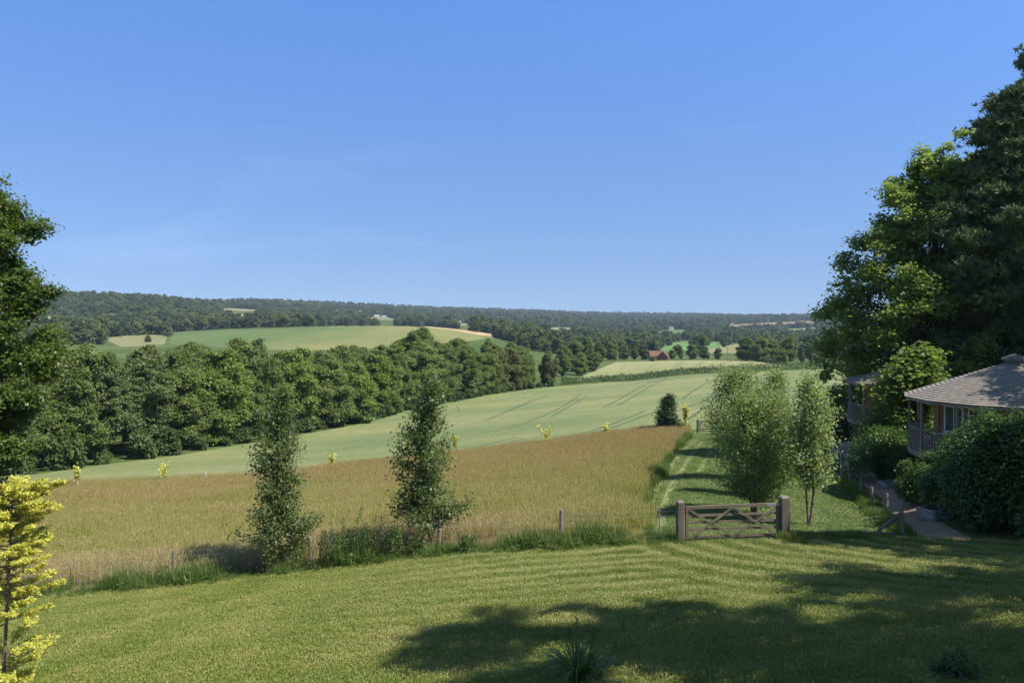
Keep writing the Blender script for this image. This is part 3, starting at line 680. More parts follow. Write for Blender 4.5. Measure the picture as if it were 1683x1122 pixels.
# ------------------------------------------------------------------ cabins
def V3(*a): return Vector(a)
def build_cabin(loc, Rf, deck, eave, rise, label, rail_arc, rz=0, stairs=None, win_angles=(), cat='cabin', detail=True):
    """round timber cabin: shingled cone roof, boarded wall ring, veranda with posts and railing.  z=0 is the eave level"""
    e = empty('round_cabin', loc, rz, label=label, cat=cat)
    N = 14; rows = 22
    V = []; Fc = []; UV = []
    def ring(r, z): return [(r*math.cos(2*math.pi*(k+.5)/N), r*math.sin(2*math.pi*(k+.5)/N), z) for k in range(N)]
    for j in range(rows):
        r0 = Rf*(1-j/rows*.93); r1 = Rf*(1-(j+1.12)/rows*.93); z0 = rise*(j/rows)+.03; z1 = rise*((j+1.12)/rows)
        A = ring(r0, z0); B = ring(r1, z1); C_ = ring(r0, z0-.028)
        for k in range(N):
            k2 = (k+1) % N; b = len(V)
            V += [A[k], A[k2], B[k2], B[k]]; Fc.append((b, b+1, b+2, b+3))
            s0 = 2*math.pi*r0/N; s1 = 2*math.pi*r1/N; y0 = j*.19+.0; y1 = y0+.186; o_ = k*7.3+j*.083
            UV += [(o_-s0/2, y0), (o_+s0/2, y0), (o_+s1/2, y1), (o_-s1/2, y1)]
            b = len(V); V += [C_[k], C_[k2], A[k2], A[k]]; Fc.append((b, b+1, b+2, b+3)); UV += [(0, 0), (.1, 0), (.1, .01), (0, .01)]
    A = ring(Rf, 0); b = len(V); V += A+[(0, 0, .25)]
    for k in range(N): Fc.append((b+(k+1) % N, b+k, b+N)); UV += [(0, 0)]*3
    ro = mesh_np('roof', V, Fc, M['shingle'], e, uv=UV)
    c = MB(); c.tube([(0, 0, rise*.9), (0, 0, rise*1.0+.12)], Rf*.085, 12); c.tube([(0, 0, rise+.12), (0, 0, rise+.2), (0, 0, rise+.42)], [Rf*.12, Rf*.115, .03], 12)
    c.build('roof_cap', M['shingle'], ro)
    f = MB()
    for k in range(N):
        a, b2 = A[k], A[(k+1) % N]; f.bar((a[0]*.985, a[1]*.985, -.06), (b2[0]*.985, b2[1]*.985, -.06), .14, .03)
    f.build('fascia', M['rail'], e)
    Rw = Rf*.70; wb = MB(); NB = 72
    wa = [math.radians(x) for x in win_angles]
    def iswin(a): return any(abs((a-x+math.pi) % (2*math.pi)-math.pi) < .17 for x in wa)
    for k in range(NB):
        a = 2*math.pi*k/NB; M3 = Matrix.Rotation(a, 3, 'Z'); bw_ = 2*math.pi*Rw/NB
        cx_, cy_ = Rw*math.cos(a), Rw*math.sin(a); th = .03+.012*(k % 2)
        if iswin(a):
            wb.box((cx_, cy_, deck+.45), (th, bw_*.98, .9), M3); wb.box((cx_, cy_, -.13), (th, bw_*.98, .26), M3)
        else: wb.box((cx_, cy_, deck/2), (th, bw_*.98, -deck), M3)
    wb.build('wall', M['cladding'], e)
    for a in wa:
        M3 = Matrix.Rotation(a, 3, 'Z'); ww = .33*Rw+.02; zc = (deck+.9-.26)/2; hh = -(deck+.9)-.26
        c0 = V3(Rw*math.cos(a), Rw*math.sin(a), zc)
        wf = MB()
        for s_ in (-1, 1): wf.box(c0+M3 @ V3(.02, s_*(ww/2-.03), 0), (.07, .06, hh), M3)
        wf.box(c0+M3 @ V3(.022, 0, hh/2-.03), (.07, ww, .06), M3); wf.box(c0+M3 @ V3(.022, 0, -hh/2+.03), (.075, ww+.06, .07), M3)
        wf.box(c0+M3 @ V3(.018, 0, 0), (.05, .04, hh), M3)
        w_ = wf.build('window', M['white'], e)
        g_ = MB(); g_.box(c0+M3 @ V3(.004, 0, 0), (.012, ww-.08, hh-.08), M3); g_.build('pane', M['glass'], w_)
    # corner studs on the wall
    for k in range(9):
        st = MB(); a = 2*math.pi*(k+.35)/9; st.box((math.cos(a)*(Rw+.05), math.sin(a)*(Rw+.05), deck/2), (.1, .1, -deck), Matrix.Rotation(a, 3, 'Z'))
        st.build('wall_stud', M['post'], e)
    Rd = Rf*.93; d_ = MB(); ND = 40
    V = []; Fc = []
    for k in range(ND):
        a = 2*math.pi*k/ND
        for r_, z_ in ((0.2, deck), (Rd+.08, deck), (Rd+.08, deck-.24), (0.2, deck-.24)): V.append((r_*math.cos(a), r_*math.sin(a), z_))
    for k in range(ND):
        k2 = (k+1) % ND
        for j in range(4): Fc.append((4*k+j, 4*k2+j, 4*k2+(j+1) % 4, 4*k+(j+1) % 4))
    mesh_np('deck', V, Fc, M['rail'], e)
    a0, a1 = math.radians(rail_arc[0]), math.radians(rail_arc[1])
    nP = max(3, int((a1-a0)/math.radians(25))+1)
    for k in range(nP):
        a = a0+(a1-a0)*k/(nP-1); p = MB(); p.box((Rd*math.cos(a), Rd*math.sin(a), deck/2), (.09, .09, -deck-.02), Matrix.Rotation(a, 3, 'Z')); p.build('veranda_post', M['rail'], e)
    for k in range(12):
        a = 2*math.pi*k/12; p = MB(); p.box((Rd*.92*math.cos(a), Rd*.92*math.sin(a), deck-.24-1.1), (.12, .12, 2.2)); p.build('stilt', M['gatepost'], e)
    rl = MB(); nR = int((a1-a0)*Rd/.16)
    for k in range(nR):
        a = a0+(a1-a0)*k/nR; b2 = a0+(a1-a0)*(k+1)/nR; P = lambda q, r_, z_: (r_*math.cos(q), r_*math.sin(q), z_)
        rl.bar(P(a, Rd, deck+1.0), P(b2, Rd, deck+1.0), .05, .09); rl.bar(P(a, Rd, deck+.09), P(b2, Rd, deck+.09), .05, .05)
        rl.box(P(a, Rd, deck+.55), (.03, .045, .9), Matrix.Rotation(a, 3, 'Z'))
    rl.build('railing', M['rail'], e)
    if stairs is not None:
        a = math.radians(stairs); dirv = V3(math.cos(a), math.sin(a), 0); s_ = V3(-dirv.y, dirv.x, 0); ns = 9; sb = MB()
        Mx = Matrix.Rotation(a, 3, 'Z'); p0 = dirv*(Rd+.1)
        for k in range(ns): sb.box(p0+dirv*(.26*k+.13)+V3(0, 0, deck-.2*(k+1)), (.26, 1.0, .05), Mx)
        for q in (-.52, .52):
            sb.bar(p0+s_*q+V3(0, 0, deck-.15), p0+dirv*.26*ns+s_*q+V3(0, 0, deck-.2*ns-.15), .22, .05)
            sb.bar(p0+s_*q+V3(0, 0, deck+1.0), p0+dirv*.26*ns+s_*q+V3(0, 0, deck-.2*ns+.95), .06, .06)
            for k in range(0, ns+1, 2): sb.box(p0+dirv*.26*k+s_*q+V3(0, 0, deck-.2*k+.42), (.06, .06, 1.1))
        sb.build('stairs', M['rail'], e)
    return e
D1 = 36.0
x1, y1 = at(1668, D1)
build_cabin((x1, y1, CAMZ-3.60), 4.6, -2.38, 0, 1.62, 'round timber cabin with broad shingled cone roof, behind the largest shrub', (128, 262), win_angles=(193, 216, 330, 100))
x2, y2 = at(1500, 50.0)
build_cabin((x2, y2, CAMZ-3.95), 4.0, -2.35, 0, 1.25, 'smaller shaded round cabin with railed veranda, half hidden under the maple', (120, 275), win_angles=(215, 245, 150), stairs=232)

# ------------------------------------------------------------------ gates
def build_gate(u_l, d_l, u_r, d_r, hgt, label_gate, lab_l, lab_r, wl=.24, wr=.30, plate=True):
    A = ground(u_l, d_l); B = ground(u_r, d_r); dv = (B-A); L = Vector((dv.x, dv.y, 0)).length; rz = math.atan2(dv.y, dv.x)
    e = empty('field_gate', (A.x, A.y, A.z), rz, label=label_gate, cat='gate')
    x0 = wl/2+.06; x1_ = L-wr/2-.03; dz = B.z-A.z
    P = lambda x, z: (x, 0.0, z+dz*(x-x0)/(x1_-x0)*.9+.10)
    tr = MB(); tr.bar(P(x0, hgt), P(x1_, hgt+.03), .10, .075); tr.build('top_rail', M['gate'], e)
    for k, z in enumerate((.06, .30, .53, .76)):
        q = MB(); q.bar(P(x0, z), P(x1_, z), .075, .032); q.build('rail', M['gate'], e)
    for x in (x0+.04, x1_-.05):
        q = MB(); a = P(x, .0); b = P(x, hgt+.03); q.bar((a[0], -.001, a[2]), (b[0], .001, b[2]), .085, .078, up=(1, 0, 0)); q.build('stile', M['gate'], e)
    xm = (x0+x1_)/2
    for (xa, za, xb, zb, yo) in ((x0+.10, hgt-.05, xm, .03, -.034), (x0+.15, .03, xm-.06, hgt-.04, -.062), (xm+.06, hgt-.04, x1_-.1, .03, -.062), (xm, .03, x1_-.1, hgt-.05, -.034)):
        q = MB(); a = P(xa, za); b = P(xb, zb); q.bar((a[0], yo, a[2]), (b[0], yo, b[2]), .075, .025, up=(1, 0, 1)); q.build('brace', M['gate'], e)
    if plate:
        q = MB(); q.bar((x1_-.45, -.041, P(x1_-.45, hgt+.02)[2]), (x1_+.02, -.041, P(x1_, hgt+.03)[2]), .075, .008); q.build('latch_plate', M['galv'], e)
    for (p, wd, lb, hh) in ((A, wl, lab_l, 1.32), (B, wr, lab_r, 1.38)):
        q = empty('gate_post', p, rz, label=lb, cat='gatepost')
        s = MB(); s.box((0, 0, hh/2-.2), (wd, wd, hh+.4)); o = s.build('post', M['gatepost'], q)
        bv = o.modifiers.new('bevel', 'BEVEL'); bv.width = .03; bv.segments = 2
        s = MB(); s.box((0, 0, hh+.02), (wd*.98, wd*.98, .05), None, .6); s.build('weathered_cap', M['post'], q)
    return e
build_gate(1118, 26.1, 1289, 26.4, 1.02, 'five-bar wooden field gate with crossed braces at the lawn edge in front of the birches',
           'squared timber gatepost left of the near field gate, where the wire fence ends', 'thick dark timber gatepost on the right side of the near field gate')
build_gate(1147, 80.5, 1200, 80.5, 1.02, 'small distant wooden field gate at the far end of the mown track',
           'dark timber post at the left end of the distant gate', 'timber post at the right end of the distant gate, screened by the birches', plate=False, wr=.24)

# ------------------------------------------------------------------ wire fences
def build_fence(name, posts, label, hs=1.15, pr=.065, wires=(.15, .35, .6, .85, 1.02), mesh_=False, lean=0.03, wr=.0032, ends=None):
    P = [ground(u, d) for u, d in posts]; c = P[0]
    e = empty(name, c, 0, label=label, cat='fence'); g = np.random.default_rng(len(posts)+3)
    for i, p in enumerate(P):
        q = p-c; m = MB(); lx, ly = g.normal(size=2)*lean; h = hs*(.95+.12*g.random())
        m.tube([(q.x, q.y, q.z-.3), (q.x+lx*.5, q.y+ly*.5, q.z+h*.5), (q.x+lx, q.y+ly, q.z+h)], [pr*1.1, pr, pr*.95], 9); m.build('post', M['post'], e, smooth=False)
    W = MB(); PP = list(P)
    if ends: PP = [ground(*x) for x in ends[0]]+PP+[ground(*x) for x in ends[1]]
    for a, b in zip(PP[:-1], PP[1:]):
        n = 4
        for z in wires:
            pts_ = []
            for k in range(n+1):
                t = k/n; x = a.x+(b.x-a.x)*t; y = a.y+(b.y-a.y)*t; pts_.append((x-c.x, y-c.y, (a.z+(b.z-a.z)*t)+z-c.z-.04*math.sin(math.pi*t)))
            W.tube(pts_, wr, 4, False)
        if mesh_:
            L = (b-a).length; k = int(L/.3)
            for i in range(1, k): p = a.lerp(b, i/k)-c; W.tube([(p.x, p.y, p.z+wires[0]), (p.x, p.y, p.z+wires[-1])], .0025, 3, False)
    W.build('wires', M['wire'], e); return e
fl = [(-250, 27.9), (40, 28.0), (285, 28.3), (511, 28.0), (722, 27.6), (922, 27.2)]
build_fence('wire_fence', fl, 'post and wire stock fence between the lawn and the brown meadow, ending at the gate', mesh_=True, ends=([], [(1082, 26.6), (1112, 26.2)]))
build_fence('path_fence', [(1484, 26.6), (1457, 30.5), (1432, 34), (1415, 37), (1397, 40.5), (1385, 43.0)], 'short wooden posts with slack wire along the left side of the gravel path', hs=.98, pr=.062, wires=(.3, .6, .85), lean=.06)
# handrail at the far end of the path
A = [ground(1383, 44.5), ground(1373, 49.5), ground(1369, 54.5)]
e = empty('handrail', A[0], 0, label='pale timber handrail on posts beside the far end of the gravel path', cat='handrail')
for a in A:
    q = a-A[0]; m = MB(); m.box((q.x, q.y, q.z+.45), (.11, .11, 1.2)); m.build('post', M['plank'], e)
m = MB()
for a, b in zip(A[:-1], A[1:]): a_ = a-A[0]; b_ = b-A[0]; m.bar((a_.x, a_.y, a_.z+1.08), (b_.x, b_.y, b_.z+1.08), .12, .06)
m.build('rail', M['plank'], e)
# leaning strainer brace against the end post
b0 = ground(1443, 27.6); b1 = ground(1482, 26.55); m = MB(); m.bar((0, 0, .05), tuple(b1-b0+Vector((0, 0, .78))), .09, .09)
o = m.build('fence_brace', M['post']); o.location = b0; tag(o, 'slanting timber brace leaning on the last post of the path fence', 'brace')
# stretched wires right of the gate
a = ground(1302, 26.4); b = ground(1480, 26.6); e = empty('strand_fence', a, 0, label='bright strands of galvanised wire stretched between the right gatepost and the path fence', cat='wire fence')
W = MB(); q = b-a
for k in range(7): z = .12+.14*k; W.tube([(0, 0, z), (q.x*.5, q.y*.5, q.z*.5+z-.03), (q.x, q.y, q.z+z)], .0034, 4, False)
W.build('wires', M['wire'], e)
# stakes in the grass beside the fence
for (u, d, h, lb) in ((1083, 27.0, 1.0, 'thin wooden stake just left of the near field gate'),):
    p = ground(u, d); m = MB(); m.tube([(0, 0, -.2), (.02, 0, h*.5), (.0, 0, h)], [.025, .023, .02], 6); m.box((0, 0, h+.01), (.05, .03, .03)); o = m.build('garden_stake', M['post']); o.location = p; tag(o, lb, 'stake')
# planters / edging boxes along the path
def trough(u, d, L, wd, h, rz, label):
    p = ground(u, d); e = empty('timber_planter', p, rz, label=label, cat='planter')
    for nm, c_, s_ in (('side', (0, -wd/2, h/2), (L, .05, h)), ('side', (0, wd/2, h/2), (L, .05, h)), ('end', (-L/2-.003, 0, h/2+.002), (.05, wd-.055, h)), ('end', (L/2+.003, 0, h/2+.002), (.05, wd-.055, h))):
        m = MB(); m.box(c_, s_); m.build(nm, M['plank'], e)
    m = MB(); m.box((0, 0, h*.35), (L-.06, wd-.06, h*.6)); m.build('soil', M['bark'], e)
trough(1536, 29.6, 1.1, .7, .42, .5, 'low grey plank planter at the foot of the big shrub beside the gravel path')
trough(1463, 39.5, 1.0, .6, .32, .3, 'low grey plank planter on the grass patch at the bend of the path')
trough(1402, 47.0, .8, .6, .26, .1, 'small pale box on the path near the stairs of the shaded cabin')
trough(1418, 71.0, .7, .5, .25, .1, 'tiny pale box beside the far end of the path') if False else None

# ------------------------------------------------------------------ near trees
make_lobed('oak_tree', ground(-116, 36), .4, 'oak', 'bark', 'tall dense dark green oak cut by the left edge of the photo',
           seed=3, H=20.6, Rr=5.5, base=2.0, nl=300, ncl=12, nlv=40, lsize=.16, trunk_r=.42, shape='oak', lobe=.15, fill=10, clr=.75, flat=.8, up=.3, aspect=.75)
profA = lambda h: 1.4*(1-h)**.85*(.93+.17*math.sin(h*11+1))+.08
profB = lambda h: 1.42*(1-h*.97)**.6*(.88+.22*math.sin(h*9+2.5))
make_young('young_birch', ground(463, 28.3), .3, 'young', 'bark_birch', 'slim young tree tapering to a point, left of the two standing at the wire fence', seed=11, H=6.5, prof=profA, base=.8, nb=110, nlv=135, lsize=.10, trunk_r=.05, asc=.4, spread=.15)
make_young('young_birch', ground(716, 27.6), 1.3, 'young', 'bark_birch', 'young tree with a broader open crown, right of the two standing at the wire fence', seed=12, H=6.0, prof=profB, base=.95, nb=90, nlv=135, lsize=.105, trunk_r=.055, asc=.5, spread=.16)
profC = lambda h: 1.72*(1-h*.88)**.5*(.62+.55*min(1, h*3.2))
profD = lambda h: .78*(1-h*.9)**.5*(.55+.6*min(1, h*3))
bg_ = 'birches planted on the mown grass behind the gate'
make_young('birch_tree', ground(1240, 31.5), .3, 'birch', 'bark_birch', 'multi-stemmed birch directly behind the field gate, its thin stems seen through the bars', group=bg_, seed=21, H=5.1, prof=profC, base=.55, nb=150, nlv=160, lsize=.10, trunk_r=.05, asc=.6, stems=4, stem_spread=.14, spread=.2)
make_young('birch_tree', ground(1330, 29.5), .8, 'birch', 'bark_birch', 'birch with two bare leaning stems, rightmost of the clump behind the gate', group=bg_, seed=22, H=5.5, prof=profD, base=1.5, nb=90, nlv=140, lsize=.10, trunk_r=.05, asc=.6, stems=2, stem_spread=.03, spread=.18)
make_young('birch_tree', ground(1274, 37), 1.8, 'birch', 'bark_birch', 'birch with a single dark trunk between the multi-stemmed one and the rightmost one', group=bg_, seed=23, H=5.7, prof=profD, base=1.2, nb=95, nlv=160, lsize=.11, trunk_r=.06, asc=.6, spread=.2)
make_young('birch_tree', ground(1212, 43), 2.8, 'birch', 'bark_birch', 'birch farthest back in the clump, on its left side beside the mown track', group=bg_, seed=24, H=5.8, prof=profC, base=1.0, nb=95, nlv=160, lsize=.12, trunk_r=.06, asc=.6, spread=.22)
profE = lambda h: 1.25*(1-h)**.6+.08
make_young('small_evergreen', ground(1101, 78.5), .5, 'yew', 'bark', 'small dark conical evergreen at the meadow corner beside a yellow sapling', seed=31, H=3.9, prof=profE, base=.1, nb=90, nlv=120, lsize=.17, trunk_r=.06, asc=.35, spread=.2)

profF = lambda h: 1.8*(1-h)**.5*(.5+.6*min(1, h*3))
make_young('sycamore_sapling', ground(1520, 44.3), .3, 'maple', 'bark_grey', label='young bright-leaved sycamore standing in front of the shaded cabin', seed=25, H=6.6, prof=profF, base=1.6, nb=80, nlv=120, lsize=.24, trunk_r=.07, asc=.4, spread=.32, up=.5, aspect=.9)
make_young('sycamore_sapling', ground(1462, 45.5), 1.3, 'maple', 'bark_grey', label='small leafy sapling by the stairs of the shaded cabin', seed=26, H=5.4, prof=lambda h: 1.2*(1-h)**.5, base=1.4, nb=40, nlv=70, lsize=.20, trunk_r=.05, asc=.4, spread=.3, up=.5, aspect=.9)
# golden saplings along the crop edge
def sapling(u, d, H, guard, seed, label, fork=False, wide=.35, n=60, base=None, big=1.0):
    e = empty('golden_sapling', ground(u, d), seed*.7, label=label, cat='sapling', group='yellow-leaved saplings along the crop edge')
    g = np.random.default_rng(seed); W = Wood(); Vs = []; Ts = []
    W.tube(curve_pts((0, 0, -.1), (.03, 0, H*.72), 0, g, 5), np.linspace(.035, .015, 5), 5)
    tips = [(-.75, 0, H*1.0), (.6, .1, H*.98), (.1, .2, H*.8)] if fork else [(wide*g.normal()*.6, wide*g.normal()*.6, H*(.72+.28*g.random())) for k in range(5)]
    b0 = H*(.5 if base is None else base)
    for tp in tips:
        p0 = np.array([.02, 0, b0]); p1 = np.array(tp); W.tube(curve_pts(p0, p1, 0, g, 3), [.014, .01, .005], 4)
        t = g.random(n)[:, None]; P = p0+(p1-p0)*t+g.normal(size=(n, 3))*.085*big
        V, Fq, T = leaves(P, .15*big, .3, None, .6, g); Vs.append(V); Ts.append(T)
    V = np.vstack(Vs); mesh_np('crown', V, np.arange(len(V)).reshape(-1, 4), M['gold'], e, tint=np.concatenate(Ts)); W.build('trunk', M['bark'], e)
    if guard:
        m = MB(); m.tube([(0, 0, 0), (0, 0, guard)], .075, 8); m.build('tree_guard', M['guard'], e)
SP = [(127, 58.5, 2.2, 1.1, 0, 'thin yellow sapling in a pale guard, leftmost at the crop edge'),
      (270, 62, 2.2, .8, 0, 'yellow sapling with drooping tip above its white guard, second from the left'),
      (545, 68.5, 2.0, .5, 0, 'tiny yellow sapling just right of the left young tree'),
      (672, 71.5, 2.6, .5, 0, 'yellow sapling glimpsed at the left side of the right young tree'),
      (748, 73, 2.3, .5, 0, 'yellow sapling glimpsed at the right side of the right young tree'),
      (897, 75.5, 2.3, .3, 1, 'forked yellow sapling shaped like a Y above the brown meadow'),
      (995, 77.5, 1.8, .3, 0, 'small yellow sapling between the forked one and the dark evergreen'),
      (1127, 80, 3.1, 1.3, 2, 'tall yellow sapling leaning right, on a white guard beside the dark evergreen'),
      (1352, 92, 2.9, .6, 0, 'yellow sapling glimpsed between the birches and the maple')]
for k, (u, d, H, gd, fk, lb) in enumerate(SP):
    sapling(u, d, H, gd, 40+k, lb, fork=(fk == 1), base=.42 if fk else .5, n=90 if fk else 60, wide=.3, big=1.15 if fk else 1)
p = ground(337, 63.5); m = MB(); m.tube([(0, 0, 0), (0, 0, 1.25)], .07, 8); m.tube([(.1, 0, -.1), (.1, 0, 1.35)], .02, 5); o = m.build('tree_guard', M['guard']); o.location = p; tag(o, 'empty pale tree guard standing alone at the crop edge', 'tree guard')

# golden conifer in the left foreground
def golden_conifer():
    e = empty('golden_conifer', ground(18, 13.8), 0, label='bright yellow feathery conifer cut by the left edge in the foreground', cat='conifer')
    g = np.random.default_rng(77); W = Wood(); Vs = []; Ts = []; H = 3.6
    tp = curve_pts((-.15, 0, -.3), (.05, 0, H), 0, g, 9); W.tube(tp, np.linspace(.034, .008, 9), 7)
    # sprays at chosen heights, leaving the gaps of the photo
    for k in range(105):
        h = .02+.97*k/105
        if .20 < h < .27: continue
        z = H*h; i = h*8; i0 = min(int(i), 7); p0 = tp[i0]*(1-(i-i0))+tp[i0+1]*(i-i0)
        th = k*2.39996+g.normal()*.4; L = (.84-.22*h)*(.5+.65*g.random())
        p1 = p0+np.array([math.cos(th)*L, math.sin(th)*L, .22*L+.05]); W.tube(curve_pts(p0, p1, -.05, g, 3), [.014, .009, .004], 4)
        ns = 13
        for j in range(ns):     # side sprays
            t = .25+.8*j/ns; c = p0+(p1-p0)*t; s = 1 if j % 2 else -1
            d = np.array([math.cos(th+s*.75), math.sin(th+s*.75), .25+g.normal()*.25]); d /= np.linalg.norm(d); sl = .19*(1.2-t*.5)*(1-.25*h)
            n = 40; q = g.random(n)[:, None]; P = c+d*sl*q+g.normal(size=(n, 3))*.018
            dirs = unit(d+g.normal(size=(n, 3))*.45); V, Fq, T = leaves(P, .058, .3, None, .34, g, long_dir=dirs); Vs.append(V); Ts.append(np.clip(.25+.75*q[:, 0]*T**.5, 0, 1))
    V = np.vstack(Vs); mesh_np('foliage', V, np.arange(len(V)).reshape(-1, 4), M['gold'], e, tint=np.concatenate(Ts)); W.build('trunk', M['bark_birch'], e)
golden_conifer()
# extra golden branch top left
# ------------------------------------------------------------------ big trees on the right
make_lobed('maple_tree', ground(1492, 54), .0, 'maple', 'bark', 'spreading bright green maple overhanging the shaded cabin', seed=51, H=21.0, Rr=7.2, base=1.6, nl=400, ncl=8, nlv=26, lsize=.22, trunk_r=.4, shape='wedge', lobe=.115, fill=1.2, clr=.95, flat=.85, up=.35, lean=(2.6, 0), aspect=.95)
V, Fq, T, W = pine_tree(61, 29.8, 7.6, 6.0, nbr=92, pads=12, lsize=.27, ntuft=34, trunk_r=.42)
e = empty('pine_tree', ground(1712, 62), 0, label='tall dark pine rising highest at the right edge, behind the other pine', cat='pine'); mesh_np('crown', V, Fq, M['pine'], e, tint=T); W.build('trunk', M['bark_pine'], e)
pine0 = e
V, Fq, T, W = pine_tree(62, 22.6, 6.0, 4.0, nbr=84, pads=11, lsize=.27, ntuft=34, trunk_r=.36)
e = empty('pine_tree', ground(1662, 51), 0, label='dark pine overlapping the right side of the maple, its top in the open sky', cat='pine'); mesh_np('crown', V, Fq, M['pine'], e, tint=T); W.build('trunk', M['bark_pine'], e)
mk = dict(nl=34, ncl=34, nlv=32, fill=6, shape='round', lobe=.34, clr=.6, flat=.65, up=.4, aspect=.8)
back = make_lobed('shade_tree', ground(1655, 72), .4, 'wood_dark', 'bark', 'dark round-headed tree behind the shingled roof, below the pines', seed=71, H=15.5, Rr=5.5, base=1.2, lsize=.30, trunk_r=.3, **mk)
c = copy_tree(back); c.location = ground(1560, 78); c.rotation_euler.z = 2.1; c.scale = (.85, .85, .8); c['label'] = 'dark tree filling the gap behind the two cabins, below the maple'
c = copy_tree(back); c.location = ground(1790, 66); c.rotation_euler.z = 4; c.scale = (1., 1., 1.1); c['label'] = 'dark tree mostly beyond the right edge, above the shingled roof'
# trees just outside the right edge, whose shade falls over the lawn
st = make_lobed('beech_tree', Vector((13.4, 8.6, zf(13.4, 8.6))), .4, 'maple', 'bark_grey', 'overhanging leafy tree at the right edge that throws the big shadow on the near lawn', seed=81, H=18.0, Rr=4.9, base=3.0, nl=150, ncl=8, nlv=15, lsize=.21, trunk_r=.3, shape='round', lobe=.13, clr=.7, flat=.55, up=.45, aspect=.85)
for (x, y, rz, sc, lb) in ((33.5, 44.0, 2.6, .95, 'unseen leafy tree added outside the right edge to shade the second cabin'),  # unseen tree, added for its shade on the second cabin's front
                           (28.6, 31.5, .9, .86, 'leafy tree outside the right edge whose shade dapples the shingled roof'),
                           (20.3, 21.2, 1.9, .82, 'leafy tree outside the right edge behind the big shrub, shading the lawn by the path'),
                           (20.4, 12.4, 3.2, 1.0, 'leafy tree outside the lower right edge, shading the lawn corner'),
                           (14.5, 5.0, 4.2, .85, 'leafy tree nearest the house outside the lower right edge, shading the bottom of the lawn')):
    c = copy_tree(st); c.location = (x, y, zf(x, y)); c.rotation_euler.z = rz; c.scale = (sc,)*3; c['label'] = lb

st.scale = (1, 1, 1.14)
# ------------------------------------------------------------------ shrubs
def shrub(kind, loc, size, seed, mat, label, nl=26, ncl=30, nlv=24, lsize=.12, cat='shrub', up=.35, aspect=.6, group=None):
    """size (rx, ry, h): leaf clumps over lobes over a dome"""
    g = np.random.default_rng(seed); rx, ry, h = size; Vs = []; Ts = []; W = Wood()
    for k in range(nl):
        D = unit(g.normal(size=3)); D[2] = abs(D[2])**.8; c = D*np.array([rx, ry, h*.8])*(.55+.3*g.random())+np.array([0, 0, h*.12])
        if k < 5: c *= .4
        lr = min(rx, h)*(.26+.14*g.random()); W.tube(curve_pts((g.normal()*.1, g.normal()*.1, -.1), c, .1, g, 4), [.04, .03, .02, .01], 4)
        m = ncl; DD = unit(g.normal(size=(m, 3))+D*.5); cc = c+DD*lr*(.6+.5*g.random((m, 1))); cc[:, 2] = np.maximum(cc[:, 2], .04)
        cnt = np.maximum(4, (nlv*(.5+g.random(m))).astype(int)); ctr = np.repeat(cc, cnt, 0); dd = np.repeat(DD, cnt, 0)
        P = ctr+g.normal(size=ctr.shape)*lr*.2; P[:, 2] = np.maximum(P[:, 2], .03)
        V, Fq, T = leaves(P, lsize, up, dd, aspect, g); Vs.append(V); Ts.append(np.clip(T*.7+.1+np.repeat(g.normal(size=m)*.12, cnt), 0, 1))
    e = empty(kind, loc, g.random()*6, label=label, cat=cat, group=group); V = np.vstack(Vs)
    mesh_np('foliage', V, np.arange(len(V)).reshape(-1, 4), M[mat], e, tint=np.concatenate(Ts)); W.build('stems', M['bark'], e); return e
shrub('leafy_shrub', ground(1650, 27.6), (2.4, 2.1, 4.3), 91, 'shrubleaf', 'largest dark green shrub, in the right corner in front of the shingled cabin', nl=44, ncl=34, nlv=26, lsize=.13)
shrub('leafy_shrub', ground(1592, 30.0), (1.7, 1.6, 3.3), 92, 'shrubleaf', 'leafy shrub left of the largest one, below the cabin railing', nl=26, ncl=30, lsize=.12)
shrub('leafy_shrub', ground(1530, 33.0), (1.35, 1.3, 2.3), 93, 'weed', 'lighter rounded shrub by the path, leftmost of those under the cabin railing', nl=22, ncl=30, lsize=.10)
shrub('leafy_shrub', ground(1740, 25.5), (2.4, 2.1, 4.0), 94, 'shrubleaf', 'dark shrub beyond the right edge of the photo', nl=30, ncl=30, lsize=.14)
shrub('leafy_shrub', ground(1455, 42.0), (1.9, 1.6, 3.0), 95, 'shrubleaf', 'dark shrub in front of the shaded cabin, across the path from the fence posts', nl=26, ncl=28, lsize=.12)
shrub('leafy_shrub', ground(1505, 43.5), (1.9, 1.6, 3.3), 96, 'shrubleaf', 'dark bush between the two round cabins', nl=26, ncl=28, lsize=.13)
shrub('low_juniper', ground(1372, 62), (2.3, 1.6, 2.4), 97, 'yew', 'dark rounded bush at the far end of the gravel path, right of the birches', nl=22, ncl=26, lsize=.14)
shrub('low_juniper', ground(1420, 63), (2.6, 1.6, 2.6), 98, 'yew', 'dark bush beneath the maple behind the shaded cabin railing', nl=22, ncl=26, lsize=.14)
shrub('dark_shrub', ground(1566, 11.0), (.34, .3, .42), 99, 'shrubleaf', 'small dark leafy shrub in the shade at the bottom right', nl=10, ncl=16, nlv=14, lsize=.045)
